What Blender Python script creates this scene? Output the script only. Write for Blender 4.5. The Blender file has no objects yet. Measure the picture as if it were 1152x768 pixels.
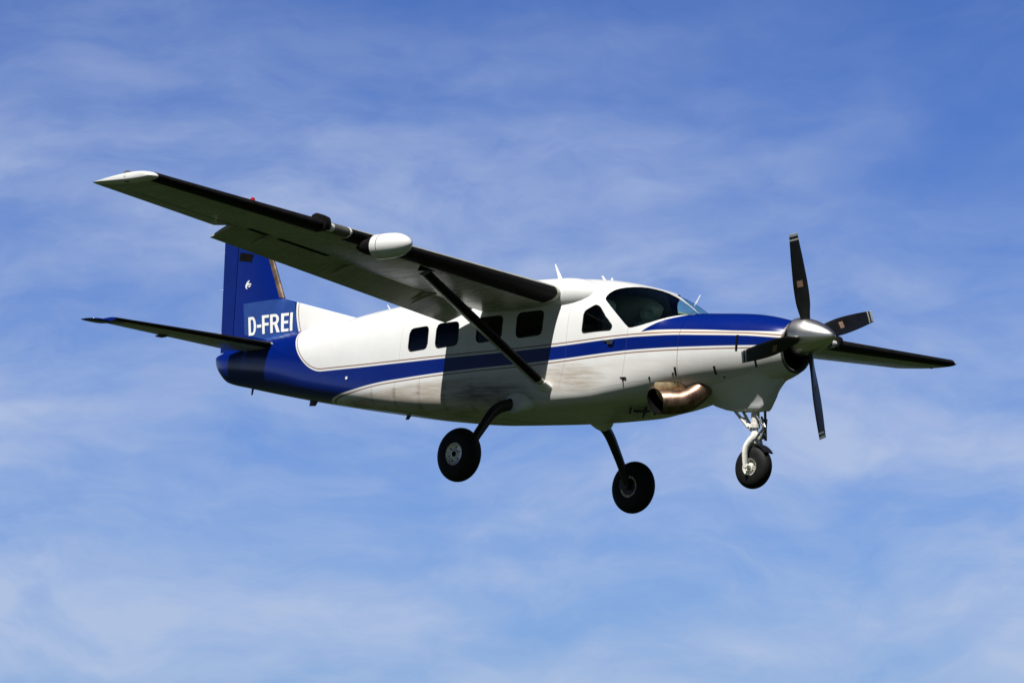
import bpy, bmesh, math, random
from mathutils import Vector, Matrix
from mathutils.bvhtree import BVHTree

C = bpy.context.scene.collection
R = math.radians
random.seed(7)

# ---------------------------------------------------------------- camera, sky, sun, exposure
# Airframe axes: a = metres aft of the spinner tip, y = left, z = up.  Local X is forward (-a).
def V(a, y, z):
    return Vector((-a, y, z))

CAM_RT = Vector((0.72577, 0.68247, 0.08657)).normalized()     # the photographer's axes in the airframe's frame
CAM_VW = Vector((-0.68763, 0.71594, 0.12083)).normalized()
CAM_UP = CAM_RT.cross(CAM_VW).normalized()
CAM_POS = V(-36.5905, -43.9678, -7.3381)
tilt_a = 0.060                                                # attitude on short final: nose and left wing a little low
tilt_y = -(0.08657 - 0.72577 * tilt_a) / 0.68247
W_UP = Vector((-tilt_a, tilt_y, 1.0)).normalized()
W_X = CAM_RT.copy()
W_UP = (W_UP - W_X * W_UP.dot(W_X)).normalized()
W_Y = W_UP.cross(W_X)
BODY = Matrix((W_X, W_Y, W_UP))                               # airframe -> world rotation
EYE = Vector((0.0, 0.0, 1.75))

cam_data = bpy.data.cameras.new('camera')
cam = bpy.data.objects.new('camera', cam_data)
C.objects.link(cam)
cam_data.sensor_width = 36.0
cam_data.lens = 5120.6 / 1152.0 * 36.0
cam_data.clip_start = 0.5
cam_data.clip_end = 30000.0
rot = Matrix((BODY @ CAM_RT, BODY @ CAM_UP, BODY @ (-CAM_VW))).transposed()
cam.matrix_world = Matrix.Translation(EYE) @ rot.to_4x4()
bpy.context.scene.camera = cam

PLANE_M = Matrix.Translation(EYE - BODY @ CAM_POS) @ BODY.to_4x4()

SUN_BODY = Vector((0.09, -0.55, 0.90)).normalized()           # towards the sun, airframe axes
SUN_W = (BODY @ SUN_BODY).normalized()
sun_elev = math.asin(SUN_W.z)
sun_az = math.atan2(SUN_W.x, SUN_W.y)
sd = bpy.data.lights.new('sun', 'SUN')
sd.energy = 4.4
sd.angle = R(0.53)
sd.color = (1.0, 0.98, 0.945)
so = bpy.data.objects.new('sun', sd)
C.objects.link(so)
so.rotation_euler = SUN_W.to_track_quat('Z', 'Y').to_euler()
so.location = (0, 0, 60)

sc = bpy.context.scene
sc.view_settings.view_transform = 'Standard'
sc.view_settings.look = 'None'
sc.view_settings.gamma = 1.0
sc.view_settings.use_curve_mapping = False
sc.view_settings.exposure = 0.44
sc.cycles.max_bounces = 8
sc.cycles.transparent_max_bounces = 12
sc.cycles.use_denoising = True


class NT:
    """small helper for building node trees"""
    def __init__(self, tree):
        self.t = tree
        self.n = tree.nodes
        self.l = tree.links

    def new(self, kind, **kw):
        n = self.n.new(kind)
        for k, v in kw.items():
            setattr(n, k, v)
        return n

    def put(self, sock, v):
        if isinstance(v, bpy.types.NodeSocket):
            self.l.new(v, sock)
        elif v is not None:
            sock.default_value = v

    def m(self, op, a, b=None, c=None, clamp=False):
        n = self.new('ShaderNodeMath', operation=op, use_clamp=clamp)
        self.put(n.inputs[0], a)
        if b is not None:
            self.put(n.inputs[1], b)
        if c is not None:
            self.put(n.inputs[2], c)
        return n.outputs[0]

    def add(self, a, b): return self.m('ADD', a, b)
    def sub(self, a, b): return self.m('SUBTRACT', a, b)
    def mul(self, a, b): return self.m('MULTIPLY', a, b)
    def mn(self, a, b): return self.m('MINIMUM', a, b)
    def mx(self, a, b): return self.m('MAXIMUM', a, b)
    def inv(self, a): return self.m('SUBTRACT', 1.0, a)

    def step(self, x, w=0.0015):
        """0 below zero, 1 above zero with a short ramp"""
        return self.m('MULTIPLY_ADD', x, 1.0 / (2 * w), 0.5, clamp=True)

    def ramp01(self, x, lo, hi):
        n = self.new('ShaderNodeMapRange', interpolation_type='SMOOTHSTEP')
        self.put(n.inputs[0], x)
        n.inputs[1].default_value = lo
        n.inputs[2].default_value = hi
        n.inputs[3].default_value = 0.0
        n.inputs[4].default_value = 1.0
        return n.outputs[0]

    def band(self, x, c, w, soft=0.0015):
        d = self.m('ABSOLUTE', self.sub(x, c))
        return self.step(self.sub(w, d), soft)

    def mix(self, f, a, b):
        n = self.new('ShaderNodeMix', data_type='RGBA')
        self.put(n.inputs[0], f)
        for i, v in ((6, a), (7, b)):
            if isinstance(v, tuple) and len(v) == 3:
                v = (*v, 1.0)
            self.put(n.inputs[i], v)
        return n.outputs[2]

    def noise(self, vec, scale, detail=4.0, rough=0.55, dist=0.0):
        n = self.new('ShaderNodeTexNoise')
        self.put(n.inputs['Vector'], vec)
        n.inputs['Scale'].default_value = scale
        n.inputs['Detail'].default_value = detail
        n.inputs['Roughness'].default_value = rough
        n.inputs['Distortion'].default_value = dist
        return n.outputs['Fac']

    def mapping(self, vec, scale=(1, 1, 1), rot_=(0, 0, 0), loc=(0, 0, 0)):
        n = self.new('ShaderNodeMapping')
        self.put(n.inputs['Vector'], vec)
        n.inputs['Scale'].default_value = scale
        n.inputs['Rotation'].default_value = rot_
        n.inputs['Location'].default_value = loc
        return n.outputs[0]

    def curve(self, x, pts, x0, x1, y0, y1):
        """value y at x through the given points"""
        n = self.new('ShaderNodeFloatCurve')
        mp = n.mapping
        mp.use_clip = False
        cv = mp.curves[0]
        pp = [((p[0] - x0) / (x1 - x0), (p[1] - y0) / (y1 - y0)) for p in pts]
        if pp[0][0] > 0.001:
            pp = [(0.0, pp[0][1])] + pp
        if pp[-1][0] < 0.999:
            pp = pp + [(1.0, pp[-1][1])]
        cv.points[0].location = pp[0]
        cv.points[1].location = pp[-1]
        for p in pp[1:-1]:
            cv.points.new(*p)
        for p in cv.points:
            p.handle_type = 'AUTO_CLAMPED'
        mp.update()
        n.inputs['Factor'].default_value = 1.0
        self.put(n.inputs['Value'], self.m('DIVIDE', self.sub(x, x0), x1 - x0))
        return self.m('MULTIPLY_ADD', n.outputs[0], (y1 - y0), y0)


CIRRUS = (7.7, 3.2, 1.15)


def make_world():
    w = bpy.data.worlds.new('World')
    sc.world = w
    w.use_nodes = True
    t = NT(w.node_tree)
    t.n.clear()
    out = t.new('ShaderNodeOutputWorld')
    bg = t.new('ShaderNodeBackground')
    bg.inputs['Strength'].default_value = 0.062
    t.l.new(bg.outputs[0], out.inputs['Surface'])
    sky = t.new('ShaderNodeTexSky', sky_type='NISHITA')
    sky.sun_disc = False
    sky.sun_elevation = sun_elev
    sky.sun_rotation = sun_az
    sky.altitude = 300.0
    sky.air_density = 1.0
    sky.dust_density = 0.25
    sky.ozone_density = 3.0
    co = t.new('ShaderNodeTexCoord').outputs['Generated']
    sep = t.new('ShaderNodeSeparateXYZ')
    t.l.new(co, sep.inputs[0])
    z = sep.outputs[2]
    # clear air after rain: a deeper blue than the bare model gives close to the horizon
    x = sep.outputs[0]
    yy = sep.outputs[1]
    low = t.m('SUBTRACT', 1.0, t.ramp01(z, 0.03, 0.20))
    tint = t.mix(low, (0.27, 0.48, 1.04), (0.33, 0.59, 1.22))
    deep = t.new('ShaderNodeMix', data_type='RGBA', blend_type='MULTIPLY')
    deep.inputs[0].default_value = 1.0
    t.l.new(sky.outputs[0], deep.inputs[6])
    t.l.new(tint, deep.inputs[7])
    # thin cirrus, drawn out along the wind and thicker towards the west
    warp = t.new('ShaderNodeTexNoise')
    t.l.new(co, warp.inputs['Vector'])
    warp.inputs['Scale'].default_value = 16.0
    warp.inputs['Detail'].default_value = 4.0
    wv = t.new('ShaderNodeVectorMath', operation='MULTIPLY_ADD')
    t.l.new(warp.outputs['Color'], wv.inputs[0])
    wv.inputs[1].default_value = (0.045, 0.045, 0.028)
    t.l.new(co, wv.inputs[2])
    broad = t.ramp01(t.noise(t.mapping(wv.outputs[0], scale=(8.0, 8.0, 21.0), rot_=(0, R(12), 0), loc=CIRRUS), 1.0, 4.0, 0.5), 0.36, 0.66)
    midn = t.ramp01(t.noise(t.mapping(wv.outputs[0], scale=(15.0, 15.0, 46.0), rot_=(0, R(14), 0), loc=(3.1, 0, 0)), 1.0, 6.0, 0.52, 0.3), 0.30, 0.72)
    fib = t.ramp01(t.noise(t.mapping(wv.outputs[0], scale=(42.0, 42.0, 115.0), rot_=(0, R(14), 0)), 1.0, 8.0, 0.62, 0.3), 0.30, 0.74)
    left = t.ramp01(x, 0.10, -0.13)
    dense = t.m('MULTIPLY_ADD', broad, 0.52, t.m('MULTIPLY_ADD', left, 0.34, t.m('MULTIPLY_ADD', low, 0.15, 0.22)))
    dense = t.mul(dense, t.m('MULTIPLY_ADD', t.ramp01(z, 0.12, 0.185), -0.62, 1.0))
    grain = t.m('MULTIPLY_ADD', midn, 0.56, t.m('MULTIPLY_ADD', fib, 0.30, 0.28))
    cov = t.mn(t.mul(dense, grain), 0.80)
    cov = t.mul(cov, t.m('MULTIPLY_ADD', t.ramp01(z, 0.20, 0.45), -0.9, 1.0))
    col = t.mix(cov, deep.outputs[2], (5.8, 6.85, 9.2))
    # sky overhead and behind the camera dimmed out of view to cut fill light
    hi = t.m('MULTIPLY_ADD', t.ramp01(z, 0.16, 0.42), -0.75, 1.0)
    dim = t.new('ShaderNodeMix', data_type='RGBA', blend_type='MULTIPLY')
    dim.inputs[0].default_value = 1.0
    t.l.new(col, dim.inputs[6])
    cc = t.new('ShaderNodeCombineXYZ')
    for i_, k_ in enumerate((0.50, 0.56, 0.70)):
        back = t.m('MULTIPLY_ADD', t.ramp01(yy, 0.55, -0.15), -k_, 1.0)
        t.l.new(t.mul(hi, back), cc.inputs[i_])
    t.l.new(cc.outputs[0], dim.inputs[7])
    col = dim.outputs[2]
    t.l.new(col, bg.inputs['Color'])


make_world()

# ---------------------------------------------------------------- mesh helpers
def finish(name, bm, mat, parent=None, smooth=True, angle=35, toward=None):
    me = bpy.data.meshes.new(name)
    bmesh.ops.recalc_face_normals(bm, faces=bm.faces)
    if toward is not None:      # an open pane: turn every face to the outside
        bm.normal_update()
        bmesh.ops.reverse_faces(bm, faces=[f for f in bm.faces if f.normal.dot(toward) < 0])
    bm.to_mesh(me)
    bm.free()
    return link_mesh(name, me, mat, parent, smooth, angle)


def link_mesh(name, me, mat, parent=None, smooth=True, angle=35):
    mats = mat if isinstance(mat, (list, tuple)) else [mat]
    if len(me.materials) == 0:
        for m_ in mats:
            me.materials.append(m_)
    if smooth:
        me.polygons.foreach_set('use_smooth', [True] * len(me.polygons))
        me.set_sharp_from_angle(angle=R(angle))
    me.name = name
    o = bpy.data.objects.new(name, me)
    C.objects.link(o)
    if parent:
        o.parent = parent
    return o


def loft(bm, loops, cap0=True, cap1=True, closed=True, mi=0):
    rings = [[bm.verts.new(p) for p in lp] for lp in loops]
    n = len(rings[0])
    for r0, r1 in zip(rings[:-1], rings[1:]):
        for i in range(n if closed else n - 1):
            j = (i + 1) % n
            f = bm.faces.new((r0[i], r0[j], r1[j], r1[i]))
            f.material_index = mi
    if closed:
        if cap0:
            bm.faces.new(rings[0]).material_index = mi
        if cap1:
            bm.faces.new(rings[-1][::-1]).material_index = mi
    return rings


def frame(d, ref=Vector((0, 0, 1))):
    d = d.normalized()
    if abs(d.dot(ref)) > 0.95:
        ref = Vector((1, 0, 0))
    s = d.cross(ref).normalized()
    return s, s.cross(d).normalized()


def tube(bm, pts, rad, n=20, cap=True, squash=None, ref=Vector((0, 0, 1))):
    """rad: one radius per point or a single one; squash: (side, up) factors"""
    k = len(pts)
    if not isinstance(rad, (list, tuple)):
        rad = [rad] * k
    loops = []
    for i, p in enumerate(pts):
        d = pts[min(i + 1, k - 1)] - pts[max(i - 1, 0)]
        s, u = frame(d, ref)
        a, b = squash or (1, 1)
        loops.append([p + s * (rad[i] * a * math.cos(2 * math.pi * q / n)) + u * (rad[i] * b * math.sin(2 * math.pi * q / n)) for q in range(n)])
    loft(bm, loops, cap, cap)


def smooth_path(pts, k=6):
    out = []
    P = [pts[0]] + list(pts) + [pts[-1]]
    for i in range(1, len(P) - 2):
        for s in range(k):
            t = s / k
            p0, p1, p2, p3 = P[i - 1], P[i], P[i + 1], P[i + 2]
            out.append(0.5 * ((2 * p1) + (p2 - p0) * t + (2 * p0 - 5 * p1 + 4 * p2 - p3) * t * t + (3 * p1 - p0 - 3 * p2 + p3) * t ** 3))
    out.append(pts[-1].copy())
    return out


def revolve(bm, prof, org, ax, n=48, cap=True):
    """prof: (distance along ax, radius)"""
    s, u = frame(ax)
    ax = ax.normalized()
    loops = [[org + ax * h + (s * math.cos(2 * math.pi * q / n) + u * math.sin(2 * math.pi * q / n)) * max(r, 1e-4) for q in range(n)] for h, r in prof]
    loft(bm, loops, cap, cap)


def box(bm, c, sx, sy, sz, M=None):
    r = bmesh.ops.create_cube(bm, size=1.0)
    for v in r['verts']:
        p = Vector((v.co.x * sx, v.co.y * sy, v.co.z * sz))
        v.co = (M @ p if M else p) + c
    return r['verts']


def pchip(xs, ys, x):
    if x <= xs[0]:
        return ys[0]
    if x >= xs[-1]:
        return ys[-1]
    i = max(j for j in range(len(xs) - 1) if xs[j] <= x)
    def slope(j):
        if j == 0:
            return (ys[1] - ys[0]) / (xs[1] - xs[0])
        if j == len(xs) - 1:
            return (ys[-1] - ys[-2]) / (xs[-1] - xs[-2])
        d0 = (ys[j] - ys[j - 1]) / (xs[j] - xs[j - 1])
        d1 = (ys[j + 1] - ys[j]) / (xs[j + 1] - xs[j])
        return 0.0 if d0 * d1 <= 0 else 2 * d0 * d1 / (d0 + d1)
    h = xs[i + 1] - xs[i]
    t = (x - xs[i]) / h
    m0, m1 = slope(i) * h, slope(i + 1) * h
    return (2 * t ** 3 - 3 * t * t + 1) * ys[i] + (t ** 3 - 2 * t * t + t) * m0 + (-2 * t ** 3 + 3 * t * t) * ys[i + 1] + (t ** 3 - t * t) * m1


def patch_faces(bm, poly, to3d, maxlen):
    """fill a 2D outline with small triangles, each corner then placed by to3d"""
    vs = [bm.verts.new((p[0], p[1], 0)) for p in poly]
    f = bm.faces.new(vs)
    bmesh.ops.triangulate(bm, faces=[f])
    for _ in range(9):
        es = [e for e in bm.edges if e.calc_length() > maxlen]
        if not es:
            break
        bmesh.ops.subdivide_edges(bm, edges=es, cuts=1)
        bmesh.ops.triangulate(bm, faces=[f_ for f_ in bm.faces if len(f_.verts) > 3])
    dead = []
    for v in bm.verts:
        p = to3d(v.co.x, v.co.y)
        if p is None:
            dead.append(v)
        else:
            v.co = p
    if dead:
        bmesh.ops.delete(bm, geom=dead, context='VERTS')


def rounded(poly, r, k=5):
    out = []
    n = len(poly)
    for i in range(n):
        p0, p, p1 = Vector(poly[i - 1]), Vector(poly[i]), Vector(poly[(i + 1) % n])
        d0, d1 = (p0 - p), (p1 - p)
        q = min(r, d0.length * 0.45, d1.length * 0.45)
        s, e = p + d0.normalized() * q, p + d1.normalized() * q
        for j in range(k + 1):
            t = j / k
            out.append(tuple((1 - t) ** 2 * s + 2 * t * (1 - t) * p + t * t * e))
    return out


def smooth_outline(poly, k=4):
    n = len(poly)
    out = []
    for i in range(n):
        p0, p1, p2, p3 = (Vector(poly[(i + d) % n]) for d in (-1, 0, 1, 2))
        for s in range(k):
            t = s / k
            out.append(tuple(0.5 * ((2 * p1) + (p2 - p0) * t + (2 * p0 - 5 * p1 + 4 * p2 - p3) * t * t + (3 * p1 - p0 - 3 * p2 + p3) * t ** 3)))
    return out


# ---------------------------------------------------------------- materials
def mat(name, col, rough=0.4, metal=0.0, var=0.12, vscale=6.0, coat=0.0, spec=0.5, bump=0.0, bscale=60.0):
    m_ = bpy.data.materials.new(name)
    m_.use_nodes = True
    t = NT(m_.node_tree)
    b = t.n['Principled BSDF']
    co = t.new('ShaderNodeTexCoord').outputs['Object']
    nz = t.noise(co, vscale, 6.0, 0.6)
    dark = tuple(c * (1 - var) for c in col)
    lite = tuple(min(1, c * (1 + var * 0.7)) for c in col)
    t.l.new(t.mix(t.ramp01(nz, 0.3, 0.7), dark, lite), b.inputs['Base Color'])
    t.l.new(t.m('MULTIPLY_ADD', nz, 0.25 * rough, rough * 0.88), b.inputs['Roughness'])
    b.inputs['Metallic'].default_value = metal
    b.inputs['Coat Weight'].default_value = coat
    b.inputs['Coat Roughness'].default_value = 0.05
    b.inputs['Specular IOR Level'].default_value = spec
    if bump:
        bp = t.new('ShaderNodeBump')
        bp.inputs['Strength'].default_value = bump
        bp.inputs['Distance'].default_value = 0.004
        t.l.new(t.noise(co, bscale, 3.0, 0.6), bp.inputs['Height'])
        t.l.new(bp.outputs[0], b.inputs['Normal'])
    return m_


WHITE = (0.81, 0.81, 0.795)
BLUE = (0.0007, 0.0118, 0.155)
TAN = (0.24, 0.12, 0.075)
CREAM = (0.78, 0.68, 0.55)

M_WHITE = mat('white_paint', WHITE, 0.22, var=0.05, vscale=3.0, coat=0.3)
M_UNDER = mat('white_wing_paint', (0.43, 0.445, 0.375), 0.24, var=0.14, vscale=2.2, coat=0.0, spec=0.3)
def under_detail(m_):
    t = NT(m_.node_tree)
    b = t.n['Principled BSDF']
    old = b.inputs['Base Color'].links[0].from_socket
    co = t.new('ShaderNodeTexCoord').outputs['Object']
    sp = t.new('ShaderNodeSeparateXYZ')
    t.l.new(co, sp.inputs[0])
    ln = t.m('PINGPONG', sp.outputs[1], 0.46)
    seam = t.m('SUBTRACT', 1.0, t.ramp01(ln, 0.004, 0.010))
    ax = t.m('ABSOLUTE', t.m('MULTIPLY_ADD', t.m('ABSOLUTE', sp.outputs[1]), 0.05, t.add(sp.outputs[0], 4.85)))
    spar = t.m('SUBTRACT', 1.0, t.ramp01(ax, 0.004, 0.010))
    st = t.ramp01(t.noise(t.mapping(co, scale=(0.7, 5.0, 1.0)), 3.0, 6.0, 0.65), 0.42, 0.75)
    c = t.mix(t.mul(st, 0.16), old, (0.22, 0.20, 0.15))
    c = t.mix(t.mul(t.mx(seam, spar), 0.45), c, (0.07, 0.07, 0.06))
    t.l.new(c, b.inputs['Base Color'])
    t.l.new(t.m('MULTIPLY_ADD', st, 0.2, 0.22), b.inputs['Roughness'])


under_detail(M_UNDER)
M_BLUE = mat('blue_paint', BLUE, 0.25, var=0.10, vscale=3.0, coat=0.15, spec=0.4)
M_BOOT = mat('black_rubber_boot', (0.009, 0.008, 0.008), 0.6, var=0.4, vscale=9.0, spec=0.12)
M_TYRE = mat('tyre_rubber', (0.0085, 0.0085, 0.0085), 0.65, var=0.3, vscale=12.0, bump=0.2, spec=0.25)
M_BLACK = mat('black_paint', (0.012, 0.012, 0.013), 0.38, var=0.25, vscale=10.0)
M_GEAR = mat('black_gear_paint', (0.016, 0.015, 0.014), 0.33, var=0.3, vscale=9.0)
M_RIM = mat('wheel_alloy', (0.84, 0.82, 0.74), 0.36, metal=0.3, var=0.25, vscale=24.0)
M_NOSEGEAR = mat('white_gear_enamel', (0.80, 0.78, 0.71), 0.32, var=0.2, vscale=25.0)
M_CHROME = mat('polished_aluminium', (0.90, 0.875, 0.85), 0.31, metal=1.0, var=0.06, vscale=5.0)
M_STEEL = mat('bare_steel', (0.55, 0.54, 0.52), 0.3, metal=1.0, var=0.2, vscale=20.0)
M_DARK = mat('dark_cavity', (0.006, 0.006, 0.006), 0.9, var=0.2, spec=0.03)
M_CABIN = mat('cabin_lining', (0.16, 0.165, 0.165), 0.8, var=0.2)
M_SEAT = mat('grey_seat_leather', (0.48, 0.50, 0.48), 0.6, var=0.2)
M_PANEL = mat('glareshield_grey', (0.42, 0.44, 0.43), 0.7, var=0.2)
M_RED = mat('red_beacon_glass', (0.55, 0.012, 0.012), 0.12, var=0.1, coat=0.5)
M_LENS = mat('lamp_lens', (0.75, 0.76, 0.74), 0.08, var=0.1, coat=0.6)
M_GREY = mat('grey_light_housing', (0.10, 0.10, 0.09), 0.4, var=0.3, vscale=40)
M_LETTER = mat('white_lettering', (0.84, 0.84, 0.83), 0.3, var=0.03)
M_PATCH = mat('pale_blue_vinyl', (0.022, 0.062, 0.26), 0.30, var=0.12, vscale=5.0, coat=0.2)
M_FINBOOT = mat('weathered_brown_boot', (0.15, 0.10, 0.07), 0.38, metal=0.3, var=0.6, vscale=7.0)
M_DECAL = mat('tan_blade_decal', (0.36, 0.22, 0.15), 0.5, var=0.15)
M_TIPGREY = mat('blade_tip_white', (0.66, 0.66, 0.64), 0.4, var=0.1)


def exhaust_mat():
    m_ = bpy.data.materials.new('heat_tinted_steel')
    m_.use_nodes = True
    t = NT(m_.node_tree)
    b = t.n['Principled BSDF']
    co = t.new('ShaderNodeTexCoord').outputs['Object']
    nz = t.noise(co, 7.0, 6.0, 0.65)
    c = t.mix(t.ramp01(nz, 0.3, 0.7), (0.12, 0.07, 0.05), (0.33, 0.215, 0.15))
    t.l.new(c, b.inputs['Base Color'])
    b.inputs['Metallic'].default_value = 0.9
    t.l.new(t.m('MULTIPLY_ADD', nz, 0.2, 0.30), b.inputs['Roughness'])
    return m_


M_EXH = exhaust_mat()


def glass_mat(name, tint):
    m_ = bpy.data.materials.new(name)
    m_.use_nodes = True
    t = NT(m_.node_tree)
    t.n.clear()
    out = t.new('ShaderNodeOutputMaterial')
    tr = t.new('ShaderNodeBsdfTransparent')
    tr.inputs[0].default_value = tint
    gl = t.new('ShaderNodeBsdfGlossy')
    gl.inputs['Roughness'].default_value = 0.03
    gl.inputs['Color'].default_value = (0.9, 0.95, 1, 1)
    fr = t.new('ShaderNodeFresnel')
    fr.inputs[0].default_value = 1.5
    mx = t.new('ShaderNodeMixShader')
    geo = t.new('ShaderNodeNewGeometry')
    t.l.new(t.mul(fr.outputs[0], t.inv(geo.outputs['Backfacing'])), mx.inputs[0])
    t.l.new(tr.outputs[0], mx.inputs[1])
    t.l.new(gl.outputs[0], mx.inputs[2])
    t.l.new(mx.outputs[0], out.inputs[0])
    return m_


M_GLASS = glass_mat('tinted_windshield_glass', (0.70, 0.90, 0.87, 1))
M_WINDOW = glass_mat('dark_tinted_window', (0.19, 0.21, 0.225, 1))

# stripe geometry read off the side of the aircraft (a, z)
T_PTS = [(0.4, -0.02), (0.55, -0.02), (1.22, 0.0), (1.86, 0.0), (2.64, -0.03), (4.05, -0.15), (5.8, -0.25), (7.4, -0.32), (8.1, -0.34), (9.5, -0.36), (11.5, -0.36)]
B_PTS = [(0.4, -0.12), (0.7, -0.12), (1.2, -0.13), (2.5, -0.19), (4.1, -0.33), (5.85, -0.44), (6.8, -0.51), (7.4, -0.56), (8.0, -0.64), (8.4, -0.70), (8.7, -0.77), (9.0, -0.85), (11.5, -1.2)]
T2_PTS = [(0.4, 0.06), (0.6, 0.06), (1.2, 0.06), (1.8, 0.07), (2.4, 0.06), (2.62, 0.03), (2.75, 0.0), (3.2, -0.05), (12, -0.05)]
U_PTS = [(0.4, 1.0), (1.9, 0.9), (2.02, 0.34), (2.1, 0.30), (2.3, 0.22), (2.45, 0.14), (2.62, 0.03), (2.8, -0.2), (12, -0.2)]
# panel seams: (a0, z0, a1, z1, half width)
SEAMS = [(2.82, -0.20, 2.86, -0.76, 0.003), (3.82, -0.30, 3.9, -0.70, 0.003), (2.2, -0.55, 3.33, -0.72, 0.003), (1.2, -0.40, 2.2, -0.55, 0.003),
         (2.82, 0.42, 2.82, -0.2, 0.003), (3.86, 0.55, 3.82, -0.3, 0.003), (7.52, -0.60, 7.50, -0.86, 0.004), (7.02, -0.56, 7.0, -0.9, 0.004), (6.5, -0.52, 6.48, -0.92, 0.004),
         (6.98, 0.30, 6.96, -0.34, 0.002), (5.62, 0.34, 5.6, -0.26, 0.002), (2.05, 0.02, 2.05, -0.6, 0.003)]


def livery_mat():
    m_ = bpy.data.materials.new('blue_and_white_livery')
    m_.use_nodes = True
    t = NT(m_.node_tree)
    b = t.n['Principled BSDF']
    co = t.new('ShaderNodeTexCoord').outputs['Object']
    sp = t.new('ShaderNodeSeparateXYZ')
    t.l.new(co, sp.inputs[0])
    a = t.m('MULTIPLY', sp.outputs[0], -1.0)
    y = sp.outputs[1]
    z = sp.outputs[2]
    T = t.curve(a, T_PTS, 0, 12, -1.5, 1.0)
    B = t.curve(a, B_PTS, 0, 12, -1.5, 1.0)
    T2 = t.curve(a, T2_PTS, 0, 12, -1.5, 1.0)
    U = t.curve(a, U_PTS, 0, 12, -1.5, 1.0)
    # distance into the white upper panel, whose lower aft corner is rounded
    p = t.sub(z, T)
    aft = t.m('MULTIPLY_ADD', z, 0.36, 9.46)
    q_ = t.sub(aft, a)
    rr = 0.62
    u = t.sub(rr, p)
    w = t.sub(rr, q_)
    um, wm = t.mx(u, 0.0), t.mx(w, 0.0)
    ln = t.m('SQRT', t.add(t.mul(um, um), t.mul(wm, wm)))
    d_up = t.sub(rr, t.add(ln, t.mn(t.mx(u, w), 0.0)))
    d_lo = t.sub(B, z)
    # nose: the blue top of the cowling
    e_top = t.mn(t.sub(z, T2), t.sub(U, z))
    top_blue = t.step(e_top, 0.004)
    band_blue = t.mul(t.step(t.mul(d_up, -1.0), 0.004), t.step(t.mul(d_lo, -1.0), 0.004))
    blue = t.mx(top_blue, band_blue)
    line_up = t.band(d_up, 0.035, 0.008, 0.003)
    line_lo = t.band(d_lo, 0.035, 0.008, 0.003)
    tan = t.mul(t.mx(line_up, line_lo), t.inv(blue))
    # between the two blues on the nose the band is a warm cream
    nose = t.mul(t.ramp01(a, 2.9, 2.5), t.mul(t.step(d_up), t.step(t.sub(T2, z))))
    nose = t.m('MULTIPLY', nose, 1.0)
    nz = t.noise(co, 3.0, 6.0, 0.6)
    nf = t.noise(t.mapping(co, scale=(0.55, 0.8, 5.0)), 4.5, 4.0, 0.55)
    white = t.mix(t.ramp01(nz, 0.35, 0.7), (0.785, 0.785, 0.77), (0.825, 0.825, 0.81))
    col = t.mix(t.mul(nose, 0.5), white, CREAM)
    # grime: exhaust soot streaming aft along the lower side, denser behind the strut and aft of the cabin
    lower = t.ramp01(d_lo, 0.045, 0.17)
    streak = t.ramp01(nf, 0.30, 0.75)
    aftness = t.ramp01(a, 4.1, 6.2)
    soot1 = t.mul(t.mul(lower, t.m('MULTIPLY_ADD', streak, 0.5, 0.60)), t.m('MULTIPLY_ADD', aftness, 0.55, 0.26))
    da = t.sub(a, 3.75)
    dz = t.m('MULTIPLY', t.sub(z, -0.58), 3.2)
    blob = t.ramp01(t.add(t.mul(da, da), t.mul(dz, dz)), 0.75, 0.0)
    soot2 = t.mul(blob, t.m('MULTIPLY_ADD', streak, 0.5, 0.36))
    soot = t.mn(t.mx(soot1, soot2), 0.75)
    col = t.mix(soot, col, (0.36, 0.285, 0.20))
    # black oily smear around the gear leg and behind the strut foot
    db = t.sub(a, 5.05)
    dc = t.m('MULTIPLY', t.sub(z, -0.76), 5.0)
    smear = t.mul(t.ramp01(t.add(t.mul(db, db), t.mul(dc, dc)), 0.9, 0.05), t.m('MULTIPLY_ADD', streak, 0.5, 0.4))
    col = t.mix(smear, col, (0.07, 0.06, 0.05))
    # darker grime rings at the frames aft of the cabin
    fr = t.m('PINGPONG', t.sub(a, 6.0), 0.255)
    ring = t.mul(t.mul(t.ramp01(fr, 0.07, 0.0), aftness), t.mul(lower, streak))
    col = t.mix(t.mul(ring, 0.6), col, (0.16, 0.12, 0.085))
    col = t.mix(tan, col, TAN)
    bl = t.mix(t.ramp01(nz, 0.3, 0.7), BLUE, tuple(c * 1.12 for c in BLUE))
    col = t.mix(blue, col, bl)
    # panel seams
    acc = None
    for (a0, z0, a1, z1, hw_) in SEAMS:
        L = math.hypot(a1 - a0, z1 - z0)
        ux, uz = (a1 - a0) / L, (z1 - z0) / L
        pa, pz = t.sub(a, a0), t.sub(z, z0)
        s = t.m('MULTIPLY_ADD', pa, ux, t.mul(pz, uz))
        s = t.mn(t.mx(s, 0.0), L)
        ea = t.sub(pa, t.mul(s, ux))
        ez = t.sub(pz, t.mul(s, uz))
        dd = t.m('SQRT', t.add(t.mul(ea, ea), t.mul(ez, ez)))
        k = t.step(t.sub(hw_, dd), 0.003)
        acc = k if acc is None else t.mx(acc, k)
    col = t.mix(t.mul(acc, 0.45), col, (0.08, 0.07, 0.06))
    t.l.new(col, b.inputs['Base Color'])
    t.l.new(t.m('MULTIPLY_ADD', soot, 0.35, t.m('MULTIPLY_ADD', nz, 0.08, 0.17)), b.inputs['Roughness'])
    b.inputs['Coat Weight'].default_value = 0.12
    b.inputs['Coat Roughness'].default_value = 0.06
    b.inputs['Specular IOR Level'].default_value = 0.4
    bp = t.new('ShaderNodeBump')
    bp.inputs['Strength'].default_value = 0.10
    bp.inputs['Distance'].default_value = 0.02
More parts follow.
